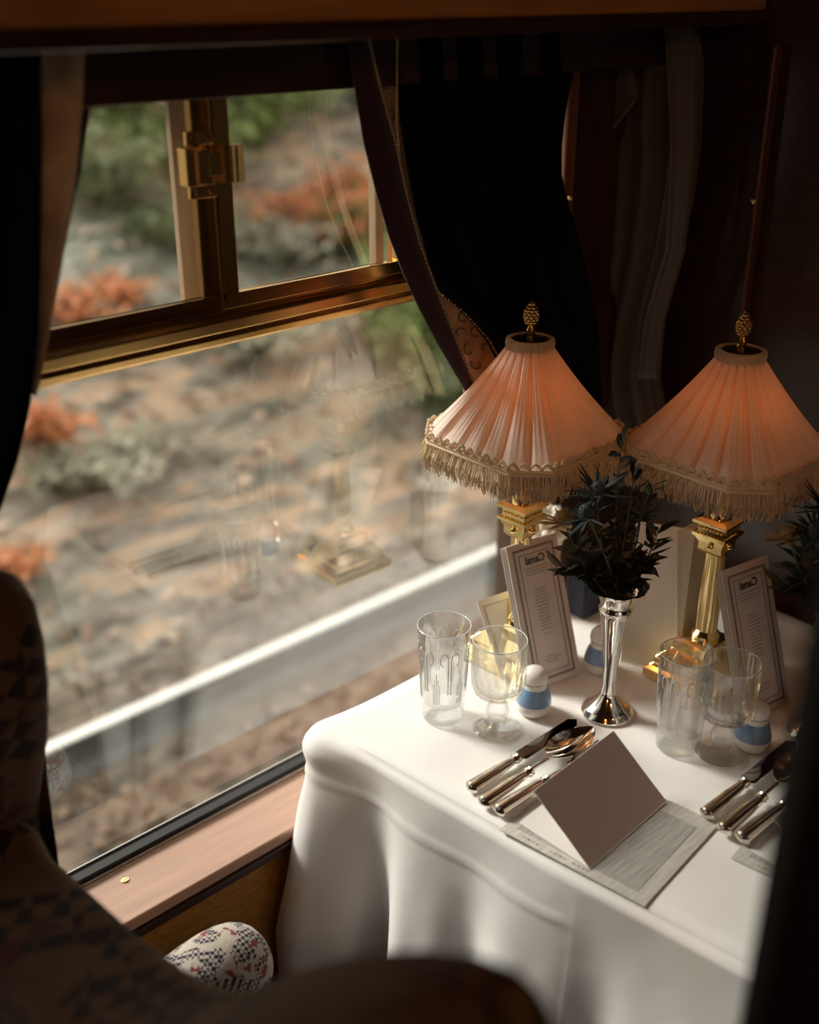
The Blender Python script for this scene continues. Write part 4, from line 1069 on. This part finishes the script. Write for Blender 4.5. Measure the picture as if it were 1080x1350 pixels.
hk = onX(850, -30, 1.42); tag(MB().tube([hk+Vector((.03, 0, .03)), hk+Vector((-.03, 0, .03)), hk+Vector((-.035, 0, .05))], .004, 8).build('coat_hook', 'brass'), 'brass coat hook on the dark partition above the coat', 'hook')

# ================================================================== ARMCHAIR (foreground)
ac = empty('armchair', (.3, .55, 0), 'blurred patterned moquette armchair in the dark foreground', 'armchair')
def local(p): return p-Vector((.3, .55, 0))
def pad(name, outline_px, X, thick, m_, zmin, bev=.035, seg=6):
    pts = [local(onX(x, y, X)) for x, y in outline_px]
    for p in pts: p.y = min(p.y, .40)
    a, b_ = pts[0], pts[-1]; pts = [Vector((a.x, a.y, zmin))]+pts+[Vector((b_.x, b_.y, zmin))]
    o = MB().prism(pts, (-thick, 0, 0)).build(name, m_, ac, smooth=True, angle=60)
    q_ = o.modifiers.new('bevel', 'BEVEL'); q_.width = bev; q_.segments = seg; q_.limit_method = 'ANGLE'; q_.angle_limit = math.radians(50); return o
# humped backrest
pad('backrest', [(40, 1060), (70, 1120), (120, 1165), (180, 1218), (240, 1262), (300, 1290), (350, 1292), (400, 1268), (460, 1250), (520, 1238), (580, 1234), (640, 1240), (690, 1258), (725, 1290), (748, 1330), (765, 1385)], .32, .10, 'seatfab', .35)
pad('wing', [(-160, 745), (-90, 715), (-25, 716), (30, 742), (58, 785), (74, 850), (80, 910), (78, 980), (68, 1060), (60, 1150), (62, 1240)], .36, .10, 'seatfab', .50, bev=.03)
# seat cushion and armrest
MB().box((-.02, -.30, .32), (.34, .22, .46)).build('seat', 'seatfab', ac, bevel=.04)
aa = MB()
prof = []
for k in range(15):
    t_ = k/14; prof.append(t_)
pts = [local(Vector((.33, .835, .575))), local(Vector((.40, .835, .582))), local(Vector((.46, .838, .588))), local(Vector((.505, .84, .588))), local(Vector((.53, .84, .586))), local(Vector((.542, .84, .585))), local(Vector((.547, .84, .584)))]
rs = [.052, .053, .054, .052, .042, .026, .006]
vs = []; fs = []; n_ = 24
for p, rr in zip(pts, rs):
    for i in range(n_):
        a = 2*PI*i/n_; vs.append((p.x, p.y+rr*math.cos(a)*.95, p.z+rr*math.sin(a)))
for j in range(len(pts)-1):
    for i in range(n_): k = (i+1) % n_; fs.append((j*n_+i, j*n_+k, (j+1)*n_+k, (j+1)*n_+i))
fs.append(tuple(range(n_))); fs.append(tuple(range((len(pts)-1)*n_, len(pts)*n_)))
ar = aa.add(vs, fs).build('armrest', 'arm', ac, sub=1, angle=180); ar['label'] = 'cream armrest with navy checks and maroon patches'
MB().box((.02, .245, .30), (.22, .33, .56)).build('arm_panel', 'seatfab', ac, bevel=.02)
for sx, sy in ((0, -.27), (0, .27), (.3, -.27), (.3, .2)): MB().sq([(.016, 0), (.024, .30), (.024, .33)], (sx, sy, 0)).build('leg', 'dwood', ac, smooth=False, bevel=.003)

# ================================================================== CARRIAGE LAMPS (over the aisle, behind the viewpoint)
for i, (x, y, z) in enumerate(((-.55, -.35, 2.0), (.55, -.75, 2.0), (-1.4, -.8, 2.0))):
    r = empty('ceiling_lamp', (x, y, 2.15), ('glowing ceiling lamp nearest the viewpoint', 'glowing ceiling lamp above the aisle table end', 'glowing ceiling lamp at the rear of the carriage')[i], 'lamp', 'ceiling lamps')
    MB().lathe([(.06, -.001), (.06, -.012), (.03, -.02), (.012, -.03), (.012, -.08)], 24).build('mount', 'brass', r)
    MB().ball((0, 0, -.12), .05, 16).build('globe', 'glow', r)
